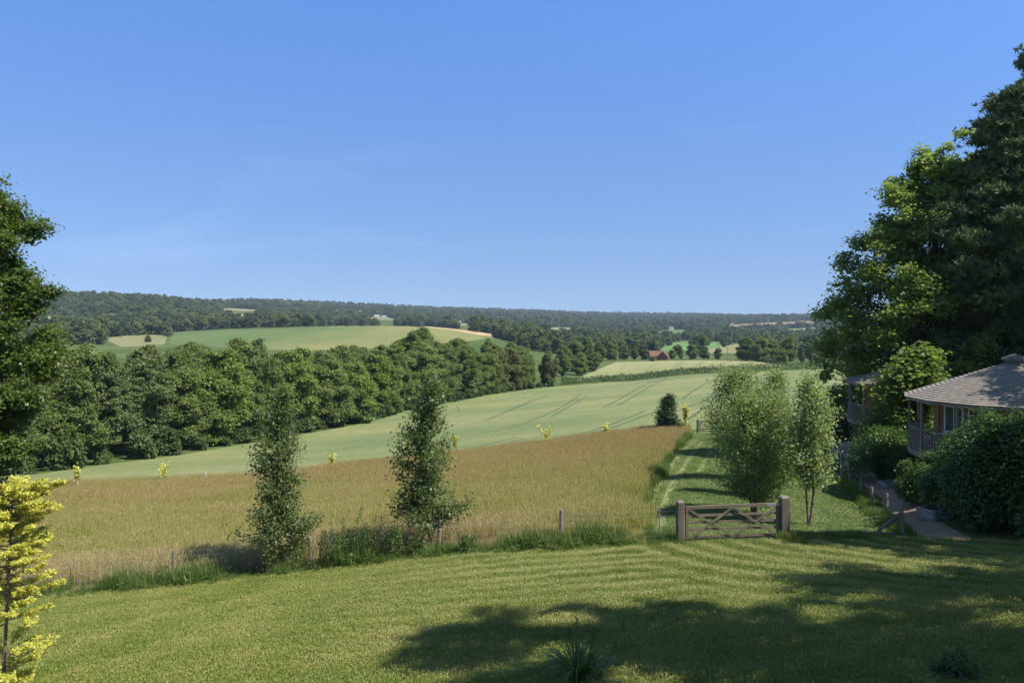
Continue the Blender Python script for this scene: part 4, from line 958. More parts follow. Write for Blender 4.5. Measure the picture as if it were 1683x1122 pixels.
# strap-leaved clump, bottom centre
def strap_clump():
    g = np.random.default_rng(5); p = ground(950, 11.7); e = empty('strap_leaf_plant', p, 0, label='clump of arching strap leaves with seed stalks at the bottom centre of the lawn', cat='plant')
    V = []; Fc = []
    for k in range(120):
        a = g.random()*6.283; L = .55+.35*g.random(); d = np.array([math.cos(a), math.sin(a), 0]); s = np.array([-d[1], d[0], 0]); o = d*g.random()*.12; arch = .7+.9*g.random(); b = len(V)
        for j in range(6):
            t = j/5; r = L*(t**1.15)*arch*.62; z = L*(1.25*t-arch*.62*t*t*1.15); w_ = .017*(1-t**2.2)+.001; c = o+d*r+np.array([0, 0, max(z, .01)])
            V += [c-s*w_, c+s*w_]
        for j in range(5): Fc.append((b+2*j, b+2*j+1, b+2*j+3, b+2*j+2))
    mesh_np('leaves', np.array(V), np.array(Fc), M['strap'], e, tint=g.random(len(Fc)))
    for k in range(7):
        m = MB(); x, y = g.normal(size=2)*.28; h = .62+.3*g.random()
        m.tube([(x*.4, y*.4, 0), (x*.8, y*.8, h*.6), (x, y, h)], [.006, .005, .004], 5)
        for j in range(5): m.tube([(x, y, h-.12+.035*j), (x+.02*math.cos(j*2.4), y+.02*math.sin(j*2.4), h-.10+.035*j), (x+.026*math.cos(j*2.4), y+.026*math.sin(j*2.4), h-.08+.035*j)], [.004, .012, .003], 5)
        m.build('seed_stalk', M['dock'], e)
strap_clump()
# ------------------------------------------------------------------ the mid-distance wood: individual trees from a few models
wg = 'trees of the wood beyond the crop'
protoK = dict(ncl=24, nlv=34, lobe=.25, clr=.85, aspect=.8, fill=6)
PR = []
for (sd_, H, Rr, base, nl, sh, lm, flat) in ((101, 16, 5.2, .6, 30, 'round', 'wood_mid', 1.0), (102, 17, 4.6, .6, 30, 'column', 'wood_dark', 1.25), (103, 15, 5.4, .5, 30, 'round', 'wood_dark', .9),
                                        (104, 16, 4.4, .8, 28, 'column', 'wood_mid', 1.3), (105, 13, 5.0, .6, 24, 'round', 'wood_yellow', .9),
                                        (106, 17, 4.4, 2.6, 17, 'column', 'wood_grey', 1.3), (107, 14, 4.8, 1.2, 20, 'round', 'wood_brown', 1.1)):
    e = make_lobed('broadleaf_tree', (0, 0, 0), 0, lm, 'bark_grey', seed=sd_, H=H, Rr=Rr, base=base, nl=nl*2, shape=sh, flat=flat, lsize=.36, trunk_r=.26, up=.25, **protoK)
    PR.append(e)
used_p = set()
PW = ['broad mid-green', 'tall dark green', 'spreading dark green', 'narrow mid-green', 'lower yellowish green', 'loose grey-green', 'olive-brown']
HPR = (16, 17, 15, 16, 13, 17, 14)
def place(pi, loc, rz, sc, label, group=None, cat='tree', name=None):
    if pi in used_p: e = copy_tree(PR[pi])
    else: e = PR[pi]; used_p.add(pi)
    e.location = loc; e.rotation_euler = (0, 0, rz); e.scale = sc; e['label'] = label; e['category'] = cat
    if group: e['group'] = group
    elif 'group' in e: del e['group']
    return e
edge = inv([(-200, 797), (-100, 790), (60, 779), (140, 767), (220, 757), (300, 747), (400, 730), (470, 718), (540, 706), (620, 690), (700, 668), (760, 658), (830, 645), (880, 638), (925, 634)])
EP = np.array([((u-CU)/F*math.exp(s), math.exp(s)) for u, s in edge]); sl = np.concatenate([[0], np.cumsum(np.linalg.norm(np.diff(EP, axis=0), axis=1))])
def along(t): return np.array([np.interp(t, sl, EP[:, 0]), np.interp(t, sl, EP[:, 1])])
g = np.random.default_rng(55)
ORD = ['first', 'second', 'third', 'fourth', 'fifth', 'sixth', 'seventh', 'eighth', 'ninth', 'tenth', 'eleventh', 'twelfth', 'thirteenth', 'fourteenth', 'fifteenth', 'sixteenth', 'seventeenth', 'eighteenth', 'nineteenth', 'twentieth']
def ordn(k):
    if k < 20: return ORD[k]
    t = {2: 'twenty', 3: 'thirty', 4: 'forty', 5: 'fifty', 6: 'sixty'}[(k+1)//10]; r = (k+1) % 10
    return {2: 'twentieth', 3: 'thirtieth', 4: 'fortieth', 5: 'fiftieth', 6: 'sixtieth'}[(k+1)//10] if r == 0 else t+'-'+ORD[r-1]
for row, (off, step, nm) in enumerate(((4.5, 7.4, 'front row of the wood'), (12, 8.2, 'second row of the wood'), (22, 10.5, 'back row of the wood'))):
    t = 0.0; k = 0
    while t < sl[-1]-2:
        p = along(t); q = along(min(t+1, sl[-1])); dd = (q-p)/np.linalg.norm(q-p); nrm = np.array([-dd[1], dd[0]])
        o = p+nrm*(off+g.normal()*.9)
        pi = int(g.choice(7, p=[.22, .18, .16, .16, .10, .10, .08])); s_ = (1.03+.16*g.normal())*(1.0 if row == 0 else 1.06)
        u = CU+F*o[0]/o[1]
        # crown tops follow the skyline of the photo
        vt = np.interp(u, [-100, 60, 180, 260, 330, 400, 470, 560, 610, 640, 690, 740, 800, 850, 900, 960], [560, 560, 560, 553, 566, 566, 575, 562, 572, 562, 548, 556, 560, 562, 568, 566])
        zt = CAMZ-(vt+g.normal()*8-VH)/F*o[1]; z0 = zf(o[0], o[1]); Hw = max(7.0, zt-z0); Hp = HPR[pi]
        if row == 0: Hw *= .74+.24*g.random()
        if row == 1: Hw *= .9+.1*g.random()
        sz = Hw/Hp/1.02; sx = sz*(.85+.25*g.random()) if Hw > 9 else sz*1.2
        place(pi, (o[0], o[1], z0-.3), g.random()*6.28, (sx, sx, sz), f'{PW[pi]} tree, {ordn(k)} from left in {nm}', wg)
        t += step*(.85+.3*g.random()); k += 1
# undergrowth at the foot of the wood
ub = None; t = 1.0; k = 0
us = shrub('woodland_bush', (0, 0, 0), (2.3, 1.8, 2.9), 131, 'hedge', 'x', nl=14, ncl=22, nlv=16, lsize=.34, cat='bush', group='bushes at the foot of the wood')
while t < sl[-1]-3:
    p = along(t); q = along(t+1); dd = q-p; nrm = np.array([-dd[1], dd[0]]); o = p+nrm*(1.0+g.random()*1.2)
    c = us if k == 0 else copy_tree(us); c.location = (o[0], o[1], zf(*o)); c.rotation_euler.z = g.random()*6; s_ = .6+.6*g.random(); c.scale = (s_, s_, s_*(.8+.5*g.random()))
    c['label'] = f'low green bush under the wood edge, {ordn(k)} from the left along the crop'; k += 1; t += 4.6+2*g.random() if k < 55 else 9
# ------------------------------------------------------------------ hedges
def hedge(name, pl, wd, h, label, dmin=100, lsize=.4, den=22, seed=1, mat='hedge'):
    P = [at(u, hit(u, v, dmin)) for u, v in pl]; P = np.array(P); L = np.concatenate([[0], np.cumsum(np.linalg.norm(np.diff(P, axis=0), axis=1))])
    n = int(L[-1]*den); g = np.random.default_rng(seed); t = g.random(n)*L[-1]; x = np.interp(t, L, P[:, 0]); y = np.interp(t, L, P[:, 1])
    a = g.random(n)*math.pi; hh = h*(1+.10*np.sin(t*.5)+.08*np.sin(t*1.7+1)+.05*np.sin(t*4.1)); rr = (.8+.25*g.random(n))
    dy = -np.cos(a)*wd/2*rr; zz = np.where(g.random(n) < .5, np.sin(a)*hh*rr*.98, hh*rr*g.random(n)*.95)
    C = np.stack([x, y+dy, zfun(x, y)+np.maximum(zz, .05)], 1); c0 = np.array([P[0, 0], P[0, 1], zf(P[0, 0], P[0, 1])])
    V, Fq, T = leaves(C-c0, lsize, .35, None, .8, g); o = mesh_np(name, V, Fq, M[mat], tint=T); o.location = c0; tag(o, label, 'hedge'); return o
hedge('trimmed_hedge', [(922, 632), (960, 629), (1000, 626), (1100, 617.5), (1200, 611), (1290, 606.5), (1360, 604.5), (1480, 603)], 2.2, 2.5, 'long clipped dark green hedge along the top of the barley field', 200, .42, 60, 3)
hedge('low_hedge', [(1212, 591), (1240, 592.5), (1278, 598)], 2, 2.2, 'short hedge at the right end of the pale field behind the long hedge', 250, .5, 40, 4)
hedge('field_hedge', [(178, 552), (215, 550), (250, 548.5), (284, 550)], 5, 4, 'thin dark hedge curving over the pale field above the wood', 450, 1.2, 16, 5, 'wood_dark')
# ------------------------------------------------------------------ mid-distance single trees
def single(u, v, d, pi, hpx, label, wx=1.0, rz=None, group=None):
    d = hit(u, v, d) if v else d; p = ground(u, d); H = hpx/F*d; Hp = HPR[pi]; s_ = H/Hp; place(pi, (p.x, p.y, p.z-.2), u*.37 if rz is None else rz, (s_*wx, s_*wx, s_), label, group)
gm = 'trees standing around the fields behind the hedge'
for a in ((1226, None, 440, 2, 40, 'wide dome-shaped dark tree in the line behind the pale field, right of the utility pole', 1.15), (1250, None, 425, 0, 42, 'large rounded tree, in the middle of the clump right of the utility pole', 1.1),
          (1268, None, 430, 2, 38, 'dark rounded tree right of the largest one in the clump behind the hedge', 1.1), (1296, None, 415, 2, 43, 'tall dark tree behind the grey-green willow-like bush', .9),
          (1286, None, 370, 0, 24, 'grey-green low bushy tree at the right end of the pale field', 1.4), (1318, None, 390, 1, 27, 'dark pointed evergreen tree beside the left edge of the maple', .7),
          (1333, None, 400, 1, 33, 'taller dark pointed tree touching the left edge of the maple', .7), (1345, None, 380, 4, 20, 'light green bush just left of the maple above the hedge', 1.1),
          (1138, None, 480, 0, 26, 'rounded tree right of the red-roofed house', 1.2), (1158, None, 480, 2, 22, 'dark round tree second to the right of the red-roofed house', 1.1), (1119, None, 475, 1, 22, 'dark narrow tree immediately right of the red-roofed house', .8),
          (1180, None, 480, 0, 20, 'pale round tree just left of the utility pole', 1.1), (1073, None, 440, 0, 9, 'low bush hiding the foot of the red-roofed house', 1.5), (1105, None, 490, 0, 16, 'low tree close behind the red-roofed house', 1.2),
          (1060, None, 470, 0, 18, 'low tree on the left side of the red-roofed house', 1.4), (1043, None, 470, 3, 20, 'green tree left of the red-roofed house, second out', 1.3), (1025, None, 470, 2, 24, 'dark tree at the left end of the row by the red-roofed house', 1.3),
          (1004, None, 455, 2, 30, 'dark tree at the left corner of the pale field', 1.1), (985, None, 430, 3, 36, 'green tree behind the left corner of the pale field', 1.1), (965, None, 400, 1, 50, 'tall dark tree at the right end of the wood', .9),
          (944, None, 370, 0, 54, 'broad tree at the right end of the wood above the hedge corner', .95), (955, None, 345, 4, 36, 'lower yellowish tree at the hedge corner of the wood', 1.0), (975, None, 375, 2, 32, 'dark low tree beside the bare earth at the end of the wood', 1.1), (925, None, 330, 3, 52, 'narrow tree at the end of the wood next to the hedge', .9),
          (1212, 527, 2000, 2, 10, 'left of the three round trees on the skyline', 1.2), (1227, 527, 2000, 0, 10, 'middle of the three round trees on the skyline', 1.2), (1243, 527, 2000, 2, 10, 'right of the three round trees on the skyline', 1.2),
          (1100, 568, 500, 2, 15, 'round tree on the bright field left of its middle, above the red-roofed house', 1.2), (1136, 566, 500, 2, 10, 'small round tree in the bright green field', 1.2), (1163, 568, 500, 2, 14, 'round tree at the lower edge of the bright green field', 1.2), (1190, 570, 500, 0, 15, 'round tree at the right edge of the bright green field', 1.1),
          (243, 562, 450, 2, 12, 'small dark tree standing in the pale field above the wood', 1.3)):
    single(*a[:6], wx=a[6], group=gm if a[2] < 1500 else 'round trees on the skyline')
# ------------------------------------------------------------------ far buildings
def house(u, v, dmin, L, W_, hw, hr, rz, wall, roof, label, chim=True, name='farmhouse', cat='house', d=None):
    d = d or hit(u, v, dmin); p = ground(u, d); e = empty(name, p, rz, label=label, cat=cat)
    m = MB(); m.box((0, 0, hw/2-.5), (L, W_, hw+1)); m.add([(-L/2, -W_/2, hw), (-L/2, W_/2, hw), (-L/2, 0, hw+hr-.1)], [(0, 1, 2)]); m.add([(L/2, -W_/2, hw), (L/2, W_/2, hw), (L/2, 0, hw+hr-.1)], [(0, 2, 1)]); m.build('walls', M[wall], e)
    r = MB(); o = .4
    for s in (-1, 1):
        a = [(-L/2-o, s*(W_/2+o), hw-.3), (L/2+o, s*(W_/2+o), hw-.3), (L/2+o, 0, hw+hr), (-L/2-o, 0, hw+hr)]
        b = [(x, y, z-.18) for x, y, z in a]; r.add(a+b, [(0, 1, 2, 3), (7, 6, 5, 4), (0, 4, 5, 1), (1, 5, 6, 2), (3, 2, 6, 7), (0, 3, 7, 4)])
    ro = r.build('roof', M[roof], e)
    if chim:
        c = MB(); c.box((L*.18, 0, hw+hr+.3), (.9, .9, 2.0)); c.box((L*.18, 0, hw+hr+1.4), (1.1, 1.1, .2)); c.build('chimney', M['brick'], ro)
    for k in range(max(1, int(L/3.5))):
        x = -L/2+L*(k+.5)/max(1, int(L/3.5)); q = MB(); q.box((x, -W_/2-.03, hw*.5), (1.2, .1, 1.3)); q.build('window', M['dark'], e)
    return e
house(1079, None, 0, 8.5, 5.2, 2.4, 2.8, .15, 'render', 'redtile', 'red-roofed farmhouse with brick gable behind the pale field', d=462)
e = house(1090, None, 0, 5.4, 5.4, 2.2, 2.9, 1.25, 'brick', 'redtile', 'red brick cross wing with tiled gable at the right end of the farmhouse', False, 'house_wing', 'house wing', d=456)
house(1103, 541, 800, 12, 7, 4, 3, .1, 'white', 'slate', 'tiny white house on the green slope above the red-roofed house')
house(1196, 534, 1500, 34, 9, 5, 3, .1, 'render', 'redtile', 'long low red-roofed building just below the skyline trees', False)
house(1163, 537, 1400, 16, 8, 4, 3, .1, 'white', 'slate', 'pale house left of the long red-roofed building')
house(1277, 549, 900, 12, 8, 5, 2.5, .3, 'white', 'slate', 'small cream house among the trees left of the maple')
house(866, 530.5, 1500, 22, 9, 5, 3, .1, 'white', 'slate', 'pale farm building among the trees, above the wood right of the stubble strip')
house(850, 540, 900, 12, 8, 4, 3, .2, 'render', 'redtile', 'small red-roofed cottage among the trees above the wood')
house(640, 522, 1500, 38, 12, 3, 2, .1, 'guard', 'guard', 'long white glasshouse roofs on the far slope above the olive field', False, 'glasshouse', 'glasshouse')
house(615, 521, 1500, 26, 10, 3, 2, .1, 'guard', 'guard', 'shorter white glasshouse left of the long one on the far slope', False, 'glasshouse', 'glasshouse')
house(746, 532, 1400, 30, 10, 4, 3, .1, 'white', 'slate', 'pale barn above the crest of the olive field', False, 'barn', 'barn')
house(786, 535, 1400, 34, 10, 4, 3, .1, 'white', 'slate', 'pale barn right of the other one, above the stubble strip', False, 'barn', 'barn')
# utility pole
p = ground(1196, 415); m = MB(); m.tube([(0, 0, -.5), (0, 0, 7.5)], [.2, .13], 8); m.box((0, 0, 7.1), (1.6, .12, .14)); o = m.build('utility_pole', M['bark_grey']); o.location = p; tag(o, 'thin wooden utility pole at the back edge of the pale field', 'pole')

# ------------------------------------------------------------------ far woodland: nobody could count it
def smooth_noise(x, y, s, seed=0):
    g_ = np.random.default_rng(seed); r = 0
    for k in range(6):
        a = g_.random()*6.28; f_ = (1+k*.7)/s; r = r+np.sin((x*math.cos(a)+y*math.sin(a))*f_*6.28+g_.random()*6.28+1.3*np.sin((x*math.sin(a)-y*math.cos(a))*f_*4))/(1+k*.4)
    return r/2.2
pxpoly = {k: pl for k, (mk_, pl, dm) in FP.items()}
def forbidden(u, v, d, h):
    hp = h/F*0+F*h/d; bad = np.zeros(len(u), bool)
    for k, pl in pxpoly.items():
        far_ = FP[k][2]; near_d = min(hit(x, y, far_) for x, y in pl)
        if far_ >= 1000: near_d *= .8
        for f_ in np.linspace(0, .75, 7):
            bad |= inpoly(np.stack([u, v-hp*f_], 1), pl) & (d > near_d*.82)
    return bad
def far_wood(name, ur, dr, spacing, seed, size, dens=None, nl=20, lsz=1.1, clear=()):
    g = np.random.default_rng(seed); P = []
    A = .5*(dr[1]**2-dr[0]**2)*(ur[1]-ur[0])/F; n = int(A/spacing**2)
    d = np.sqrt(g.random(n)*(dr[1]**2-dr[0]**2)+dr[0]**2); u = ur[0]+g.random(n)*(ur[1]-ur[0]); x = (u-CU)/F*d
    v = vtab(u, np.log(d)); keep = ~forbidden(u, v, d, size*1.0)
    if dens is not None: keep &= dens(u, v, d, x, g)
    # drop those well hidden behind nearer ground
    vm = np.array([vtab(np.full(24, a), np.linspace(math.log(60), math.log(b*.97), 24)).min() for a, b in zip(u, d)]) if n < 60000 else v
    keep &= (v-F*size/d < vm+1)
    x, y = x[keep], d[keep]; z = zfun(x, y)
    V, Fq, T, W = lobed_tree(seed, 13, 5.4, 0.2, None, None, nl=nl, ncl=12, nlv=12, lsize=lsz, trunk_r=.2, shape='round', lobe=.34, flat=.85, clr=.7, up=.3, aspect=.85)
    sc = size/13*(.65+.5*g.random(len(x))+.45*(g.random(len(x)) < .12))
    print(name, len(x), 'trees', len(Fq), 'faces each')
    c0 = np.array([x[0], y[0], z[0]])
    o = scatter_object(name, V, Fq, T, M['far_leaf'], np.stack([x, y, z-1.0], 1)-c0, g.random(len(x))*6.28, sc); o.location = c0; return o
far_wood('hillside_wood', (-200, 800), (560, 2100), 9.5, 201, 13, lambda u, v, d, x, g: ((v < 553) | (u < 285)) & ~((u > 285) & (d < 860) & (u < 800)))
far_wood('valley_wood', (780, 1600), (560, 2100), 12, 202, 12, lambda u, v, d, x, g: ((smooth_noise(x, d, 160, 4) > -.35) | (u < 1010)) & ~((u < 830) & (d < 700)) & ~((d < 620) & (u > 1060) & (u < 1230)))
far_wood('ridge_wood', (-200, 1600), (1900, 4600), 17, 203, 15, lambda u, v, d, x, g: (smooth_noise(x, d, 420, 9) > -.75))
far_wood('distant_wood', (-200, 1600), (4600, 8600), 34, 204, 20, None, nl=8, lsz=1.6)
# ------------------------------------------------------------------ grasses
def sample_region(poly, n, g):
    """uniform points on the ground inside a (u, s) outline"""
    p = np.asarray(poly); u0, u1 = max(-300, p[:, 0].min()), min(1950, p[:, 0].max()); d0, d1 = math.exp(p[:, 1].min()), math.exp(p[:, 1].max())
    d = np.sqrt(g.random(n)*(d1**2-d0**2)+d0**2); u = u0+g.random(n)*(u1-u0); k = inpoly(np.stack([u, np.log(d)], 1), poly)
    return u[k], d[k]
g = np.random.default_rng(301); M['gold_petal'] = plain('hawkbit_petal', (.75, .58, .05), .6)
# meadow: tall seeding grass
def meadow_patch(seed, n=430, wd=1.3, h=.8):
    g = np.random.default_rng(seed); V, Fq, T, tip = blades(n, wd, h, 0, g, .35, .0045)
    m = n//2; C = tip[:m]; D = unit(np.array([0, 0, 1.])+g.normal(size=(m, 3))*.25); n2 = 3
    C2 = np.repeat(C, n2, 0)-np.array([0, 0, .05]); D2 = unit(np.repeat(D, n2, 0)+g.normal(size=(m*n2, 3))*.25)
    V2, F2, T2 = leaves(C2, .085, .1, None, .16, g, long_dir=D2, curl=0)
    return np.vstack([V, V2]), np.vstack([Fq, F2+len(V)]), np.concatenate([T*.45, .55+.45*T2])
m, t = newmat('meadow_grass')
a = nd(t, 'ShaderNodeAttribute', attribute_name='tint').outputs['Fac']; P_ = pos(t)
n_ = noise(t, .16, 4, pos(t, (1, 1.6, 1))); n_2 = noise(t, .7, 3, P_)
f = math_(t, 'ADD', math_(t, 'MULTIPLY', a, .55), math_(t, 'MULTIPLY', mapr(t, n_, .3, .7), .35))
c = ramp(t, f, [(0, (.24, .28, .06)), (.35, (.42, .42, .12)), (.6, (.52, .44, .19)), (1, (.62, .47, .28))])
c = mixc(t, mapr(t, n_2, .5, .75, 0, .5), c, (.34, .37, .09))
yv = xyz(t, P_)
n_3 = noise(t, .09, 4, pos(t, (1, 1.5, 1)), .65); far_ = mapr(t, yv[1], 38, 66, -.12, .22)
c = mixc(t, mapr(t, math_(t, 'ADD', n_3, far_), .42, .7, 0, .55), c, (.50, .35, .165))
# paler, drier hay along the fence side
line = math_(t, 'ADD', math_(t, 'MULTIPLY', yv[0], .04), 32.5); nearf = mapr(t, math_(t, 'ADD', math_(t, 'SUBTRACT', yv[1], line), math_(t, 'MULTIPLY', n_2, 3)), -1.5, 2.5, .7, 0, True)
nearf = math_(t, 'MULTIPLY', nearf, mapr(t, yv[0], -1, 4, 1, 0))
c = mixc(t, nearf, c, (.58, .47, .26))
p = nd(t, 'ShaderNodeBsdfPrincipled'); p.inputs['Roughness'].default_value = .8; p.inputs['Specular IOR Level'].default_value = .1; t.links.new(c, p.inputs['Base Color'])
tr = nd(t, 'ShaderNodeBsdfTranslucent'); t.links.new(c, tr.inputs[0]); ms = nd(t, 'ShaderNodeMixShader'); ms.inputs[0].default_value = .35; oo = nd(t, 'ShaderNodeOutputMaterial')
t.links.new(p.outputs[0], ms.inputs[1]); t.links.new(tr.outputs[0], ms.inputs[2]); t.links.new(ms.outputs[0], oo.inputs[0]); M['mgrass'] = m
u, d = sample_region(meadow_poly, 16000, g)
jit = (.35+.35*g.random(len(d)))*F/d; k = ~((d < 29.0)) & inpoly(np.stack([u+jit, np.log(d)], 1), meadow_poly)
u, d = u[k], d[k]; x = (u-CU)/F*d; print('meadow tufts', len(x))
V, Fq, T = meadow_patch(302); c0 = np.array([x[0], d[0], zf(x[0], d[0])])
o = scatter_object('meadow_grass', V, Fq, T, M['mgrass'], np.stack([x, d, zfun(x, d)], 1)-c0, g.random(len(x))*6.28, .8+.45*g.random(len(x))); o.location = c0
# barley ears standing along the near rim of the crop
# short grass on the lawn
m, t = newmat('lawn_blade'); a = nd(t, 'ShaderNodeAttribute', attribute_name='tint').outputs['Fac']; n_ = noise(t, .55, 5, pos(t)); n_2 = noise(t, 4.5, 5, pos(t), .65)
f = math_(t, 'ADD', math_(t, 'MULTIPLY', a, .6), math_(t, 'MULTIPLY', mapr(t, n_, .36, .64), .35)); f = math_(t, 'ADD', f, math_(t, 'MULTIPLY', mapr(t, n_2, .65, .35), .15))
c = ramp(t, f, [(0, (.09, .155, .02)), (.5, (.175, .225, .038)), (.8, (.29, .285, .08)), (1, (.40, .35, .15))])
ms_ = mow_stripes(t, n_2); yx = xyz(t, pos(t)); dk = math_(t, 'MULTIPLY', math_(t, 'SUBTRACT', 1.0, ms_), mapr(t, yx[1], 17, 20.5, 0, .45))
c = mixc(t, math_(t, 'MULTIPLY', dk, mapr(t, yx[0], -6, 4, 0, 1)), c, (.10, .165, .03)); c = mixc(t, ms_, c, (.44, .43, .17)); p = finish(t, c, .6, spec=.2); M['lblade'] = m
m2, t = newmat('track_blade'); a = nd(t, 'ShaderNodeAttribute', attribute_name='tint').outputs['Fac']; n_ = noise(t, .6, 5, pos(t, (1.6, .3, 1), (0, 0, -.25)))
f = math_(t, 'ADD', math_(t, 'MULTIPLY', a, .45), math_(t, 'MULTIPLY', mapr(t, n_, .34, .66), .5)); finish(t, ramp(t, f, [(0, (.10, .17, .04)), (.5, (.19, .25, .075)), (1, (.34, .34, .15))]), .6, spec=.2); M['tblade'] = m2
u, d = sample_region(lawn_poly, 14000, g); k = (d < 27.5) & (d > 8.8); u, d = u[k][:6600], d[k][:6600]; x = (u-CU)/F*d
V, Fq, T, _ = blades(700, 1.0, .024, 0, np.random.default_rng(303), 1.2, .0045)
c0 = np.array([x[0], d[0], zf(x[0], d[0])]); o = scatter_object('lawn_grass', V, Fq, T, M['lblade'], np.stack([x, d, zfun(x, d)-.002], 1)-c0, g.random(len(x))*6.28, .8+.4*g.random(len(x))); o.location = c0
# small yellow hawkbit flowers dotted through the lawn
u, d = sample_region(lawn_poly, 16000, g); k = (d < 27) & (d > 10.5) & (u > -60) & (u < 1760); u, d = u[k], d[k]; x = (u-CU)/F*d
k = (smooth_noise(x, d, 5, 12)+.5*g.random(len(x)) > .15); x, d = x[k][:1500], d[k][:1500]
fm = MB(); fm.tube([(0, 0, 0), (0, 0, .035), (0, 0, .042), (0, 0, .045)], [.0015, .0015, .014, .004], 6)
c0 = np.array([x[0], d[0], zf(x[0], d[0])])
fv = np.array(fm.v); ff = np.array([f for f in fm.f if len(f) == 4])
o = scatter_object('lawn_flowers', fv, ff, np.ones(len(ff)), M['gold_petal'], np.stack([x, d, zfun(x, d)], 1)-c0, g.random(len(x))*6.28, .8+.6*g.random(len(x))); o.location = c0
# track grass: blades on the mown track
u, d = sample_region(track_poly, 44000, g); k = (d < 79); u, d = u[k], d[k]; k = np.ones(len(u), bool)
for pl_ in RUTP: k &= ~inpoly(np.stack([u, np.log(d)], 1), pl_)
u, d = u[k][:14000], d[k][:14000]; x = (u-CU)/F*d
V, Fq, T, _ = blades(70, .5, .045, 0, np.random.default_rng(304), .9, .007)
c0 = np.array([x[0], d[0], zf(x[0], d[0])]); o = scatter_object('track_grass', V, Fq, T, M['tblade'], np.stack([x, d, zfun(x, d)-.002], 1)-c0, g.random(len(x))*6.28, .8+.4*g.random(len(x))); o.location = c0
# rank green weeds along the foot of the fence
def verge(name, pl, n, wid, patch, mat, seed, off=0., sc=(.7, .6), dens=None):
    g = np.random.default_rng(seed); P = np.array([at(a, b) for a, b in pl]); L = np.concatenate([[0], np.cumsum(np.linalg.norm(np.diff(P, axis=0), axis=1))])
    t = g.random(n)*L[-1]; x = np.interp(t, L, P[:, 0])+g.normal(size=n)*.1; y = np.interp(t, L, P[:, 1])+off+g.normal(size=n)*wid
    c0 = np.array([x[0], y[0], zf(x[0], y[0])]); V, Fq, T = patch
    s_ = sc[0]+sc[1]*g.random(n)
    s_ = s_*(.75+.35*np.sin(x*.9)+.25*np.sin(x*2.3+1)); s_ = np.maximum(s_, .35)
    o = scatter_object(name, V, Fq, T, mat, np.stack([x, y, zfun(x, y)], 1)-c0, g.random(n)*6.28, s_); o.location = c0; return o
def weed_patch(seed, n=110, wd=.55, h=.34, ls=.085):
    g = np.random.default_rng(seed); C = np.zeros((n, 3)); C[:, :2] = g.normal(size=(n, 2))*wd*.33; C[:, 2] = h*g.random(n)**.7*np.exp(-((C[:, 0]**2+C[:, 1]**2)/(wd*.5)**2))+.02
    V, Fq, T = leaves(C, ls, .45, None, .6, g); V2, F2, T2, _ = blades(60, wd, h*1.35, 0, g, .6, .006)
    return np.vstack([V, V2]), np.vstack([Fq, F2+len(V)]), np.concatenate([T, T2*.7])
vl = [(-250, 27.3), (40, 27.5), (285, 27.6), (511, 27.4), (722, 26.9), (922, 26.6), (1060, 26.3), (1112, 26.1)]
verge('verge_weeds', vl, 1500, .38, weed_patch(305), M['weed'], 306, .2, (.55, .7))
def wispy(seed, n=90, wd=.7, h=.75):
    g = np.random.default_rng(seed); V, Fq, T, _ = blades(n, wd, h, 0, g, .5, .006); return V, Fq, T
verge('verge_long_grass', vl, 520, .5, wispy(307), M['weed'], 308, .75, (.5, .5))
verge('dry_fence_grass', [(-250, 28.9), (40, 29), (285, 29), (511, 28.7), (722, 28.3), (922, 27.9), (1060, 27.3)], 900, .7, meadow_patch(309, 160, .9, .62), M['mgrass'], 310, .5, (.6, .5))
pv = [(1484, 26.3), (1457, 30), (1432, 33.5), (1415, 36.5), (1397, 40), (1385, 43), (1372, 50)]
verge('path_edge_grass', pv, 500, .35, wispy(311, 80, .5, .3), M['weed'], 312, -.2, (.6, .6))
tv = [(1112, 26.2), (1080, 27), (1062, 28.5), (1054, 31), (1057, 35.5), (1072, 43), (1092, 53), (1112, 64), (1130, 76)]
verge('track_edge_grass', tv, 700, .25, wispy(315, 90, .6, .42), M['weed'], 316, 0, (.6, .6))
verge('gate_foot_grass', [(1290, 26.2), (1340, 26.2), (1400, 26.3), (1470, 26.4)], 110, .3, wispy(313, 80, .5, .3), M['weed'], 314, 0, (.6, .5))
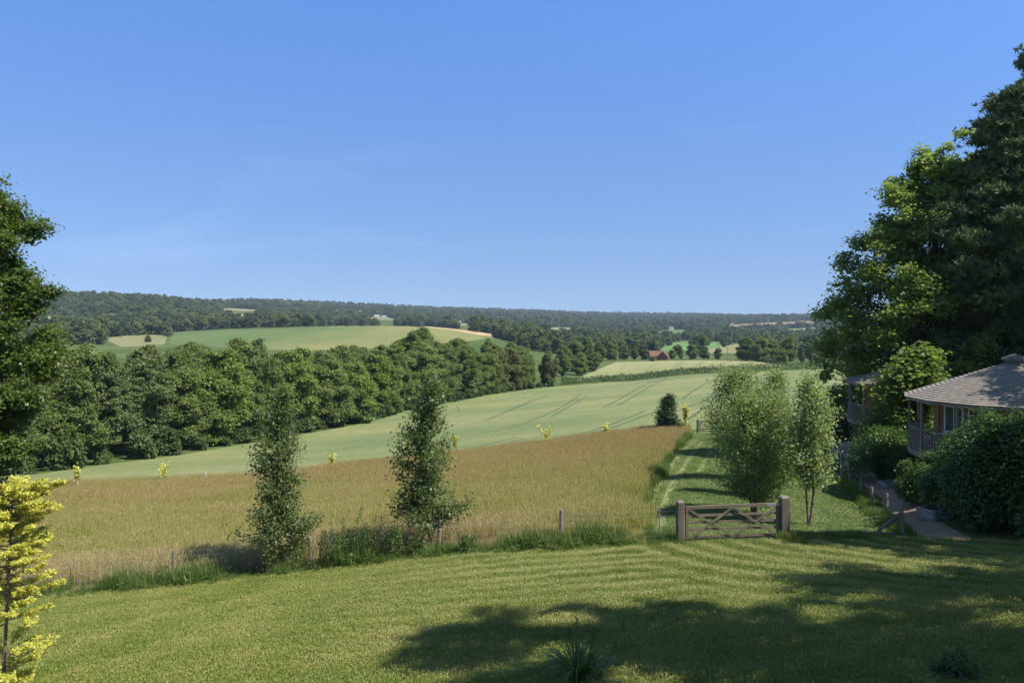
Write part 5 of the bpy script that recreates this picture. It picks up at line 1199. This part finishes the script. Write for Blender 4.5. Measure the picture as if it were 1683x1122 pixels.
# docks and nettles standing in front of the fence
def dock(loc, H, seed, label, ns=9, mat='dock'):
    g = np.random.default_rng(seed); e = empty('tall_weed', loc, g.random()*6, label=label, cat='weed', group='tall weeds beside the fence'); W = Wood(); Vs = []; Ts = []
    for k in range(ns):
        b = np.append(g.normal(size=2)*.18, 0); h = H*(.6+.45*g.random()); tp = b+np.array([g.normal()*.12, g.normal()*.12, h]); W.tube(curve_pts(b, tp, 0, g, 4), [.012, .01, .008, .004], 4)
        n = 130; t = g.random(n)**.8; P = b+(tp-b)*t[:, None]+g.normal(size=(n, 3))*(.11*(1.1-t[:, None]*.8)); V, Fq, T = leaves(P, .065*(1), .25, None, .5, g); Vs.append(V); Ts.append(T)
    V = np.vstack(Vs); mesh_np('leaves', V, np.arange(len(V)).reshape(-1, 4), M[mat], e, tint=np.concatenate(Ts)); W.build('stalks', M['dock'], e); return e
DK = [(533, 27.3, 1.45, 'dock', 'reddish-green tall weed clump right beside the second visible fence post'), (565, 27.2, 1.75, 'weed', 'green nettle clump with pointed tops, left part of the weed thicket'),
      (592, 27.3, 1.85, 'weed', 'tallest pointed green weed clump in the middle of the weed thicket'), (622, 27.1, 1.7, 'dock', 'brownish-green weed clump, right part of the weed thicket'), (650, 27.0, 1.3, 'weed', 'lower green weed clump at the right end of the thicket'),
      (445, 27.6, 1.2, 'dock', 'dry weed clump at the foot of the left young tree'), (486, 27.6, 1.1, 'weed', 'green weed clump between the left young tree and the fence post'), (690, 26.9, .8, 'weed', 'low weed clump left of the right young tree'), (770, 26.7, .75, 'weed', 'low weed clump right of the right young tree')]
for k, (u_, d_, H, mt, lb) in enumerate(DK): dock(ground(u_, d_), H, 400+k, lb, mat=mt)
# ------------------------------------------------------------------ air
hz = MB(); hz.box((0, 4300, -20), (12600, 9400, 340)); HB = hz
zmin = min(float(XYZ[:, 2].min()), -60)-1.5; ztop = max(float(XYZ[:, 2].max())+24, CAMZ+22)
h_ = MB(); h_.box((0, 4425, (zmin+ztop)/2), (14400, 9150, ztop-zmin))
m, t = newmat('air'); pv_ = nd(t, 'ShaderNodeVolumePrincipled'); pv_.inputs['Density'].default_value = HAZE; pv_.inputs['Color'].default_value = (.62, .78, 1, 1); pv_.inputs['Anisotropy'].default_value = .0
oo = nd(t, 'ShaderNodeOutputMaterial'); t.links.new(pv_.outputs[0], oo.inputs['Volume'])
if HAZE > 0: tag(h_.build('haze', m), kind='stuff')
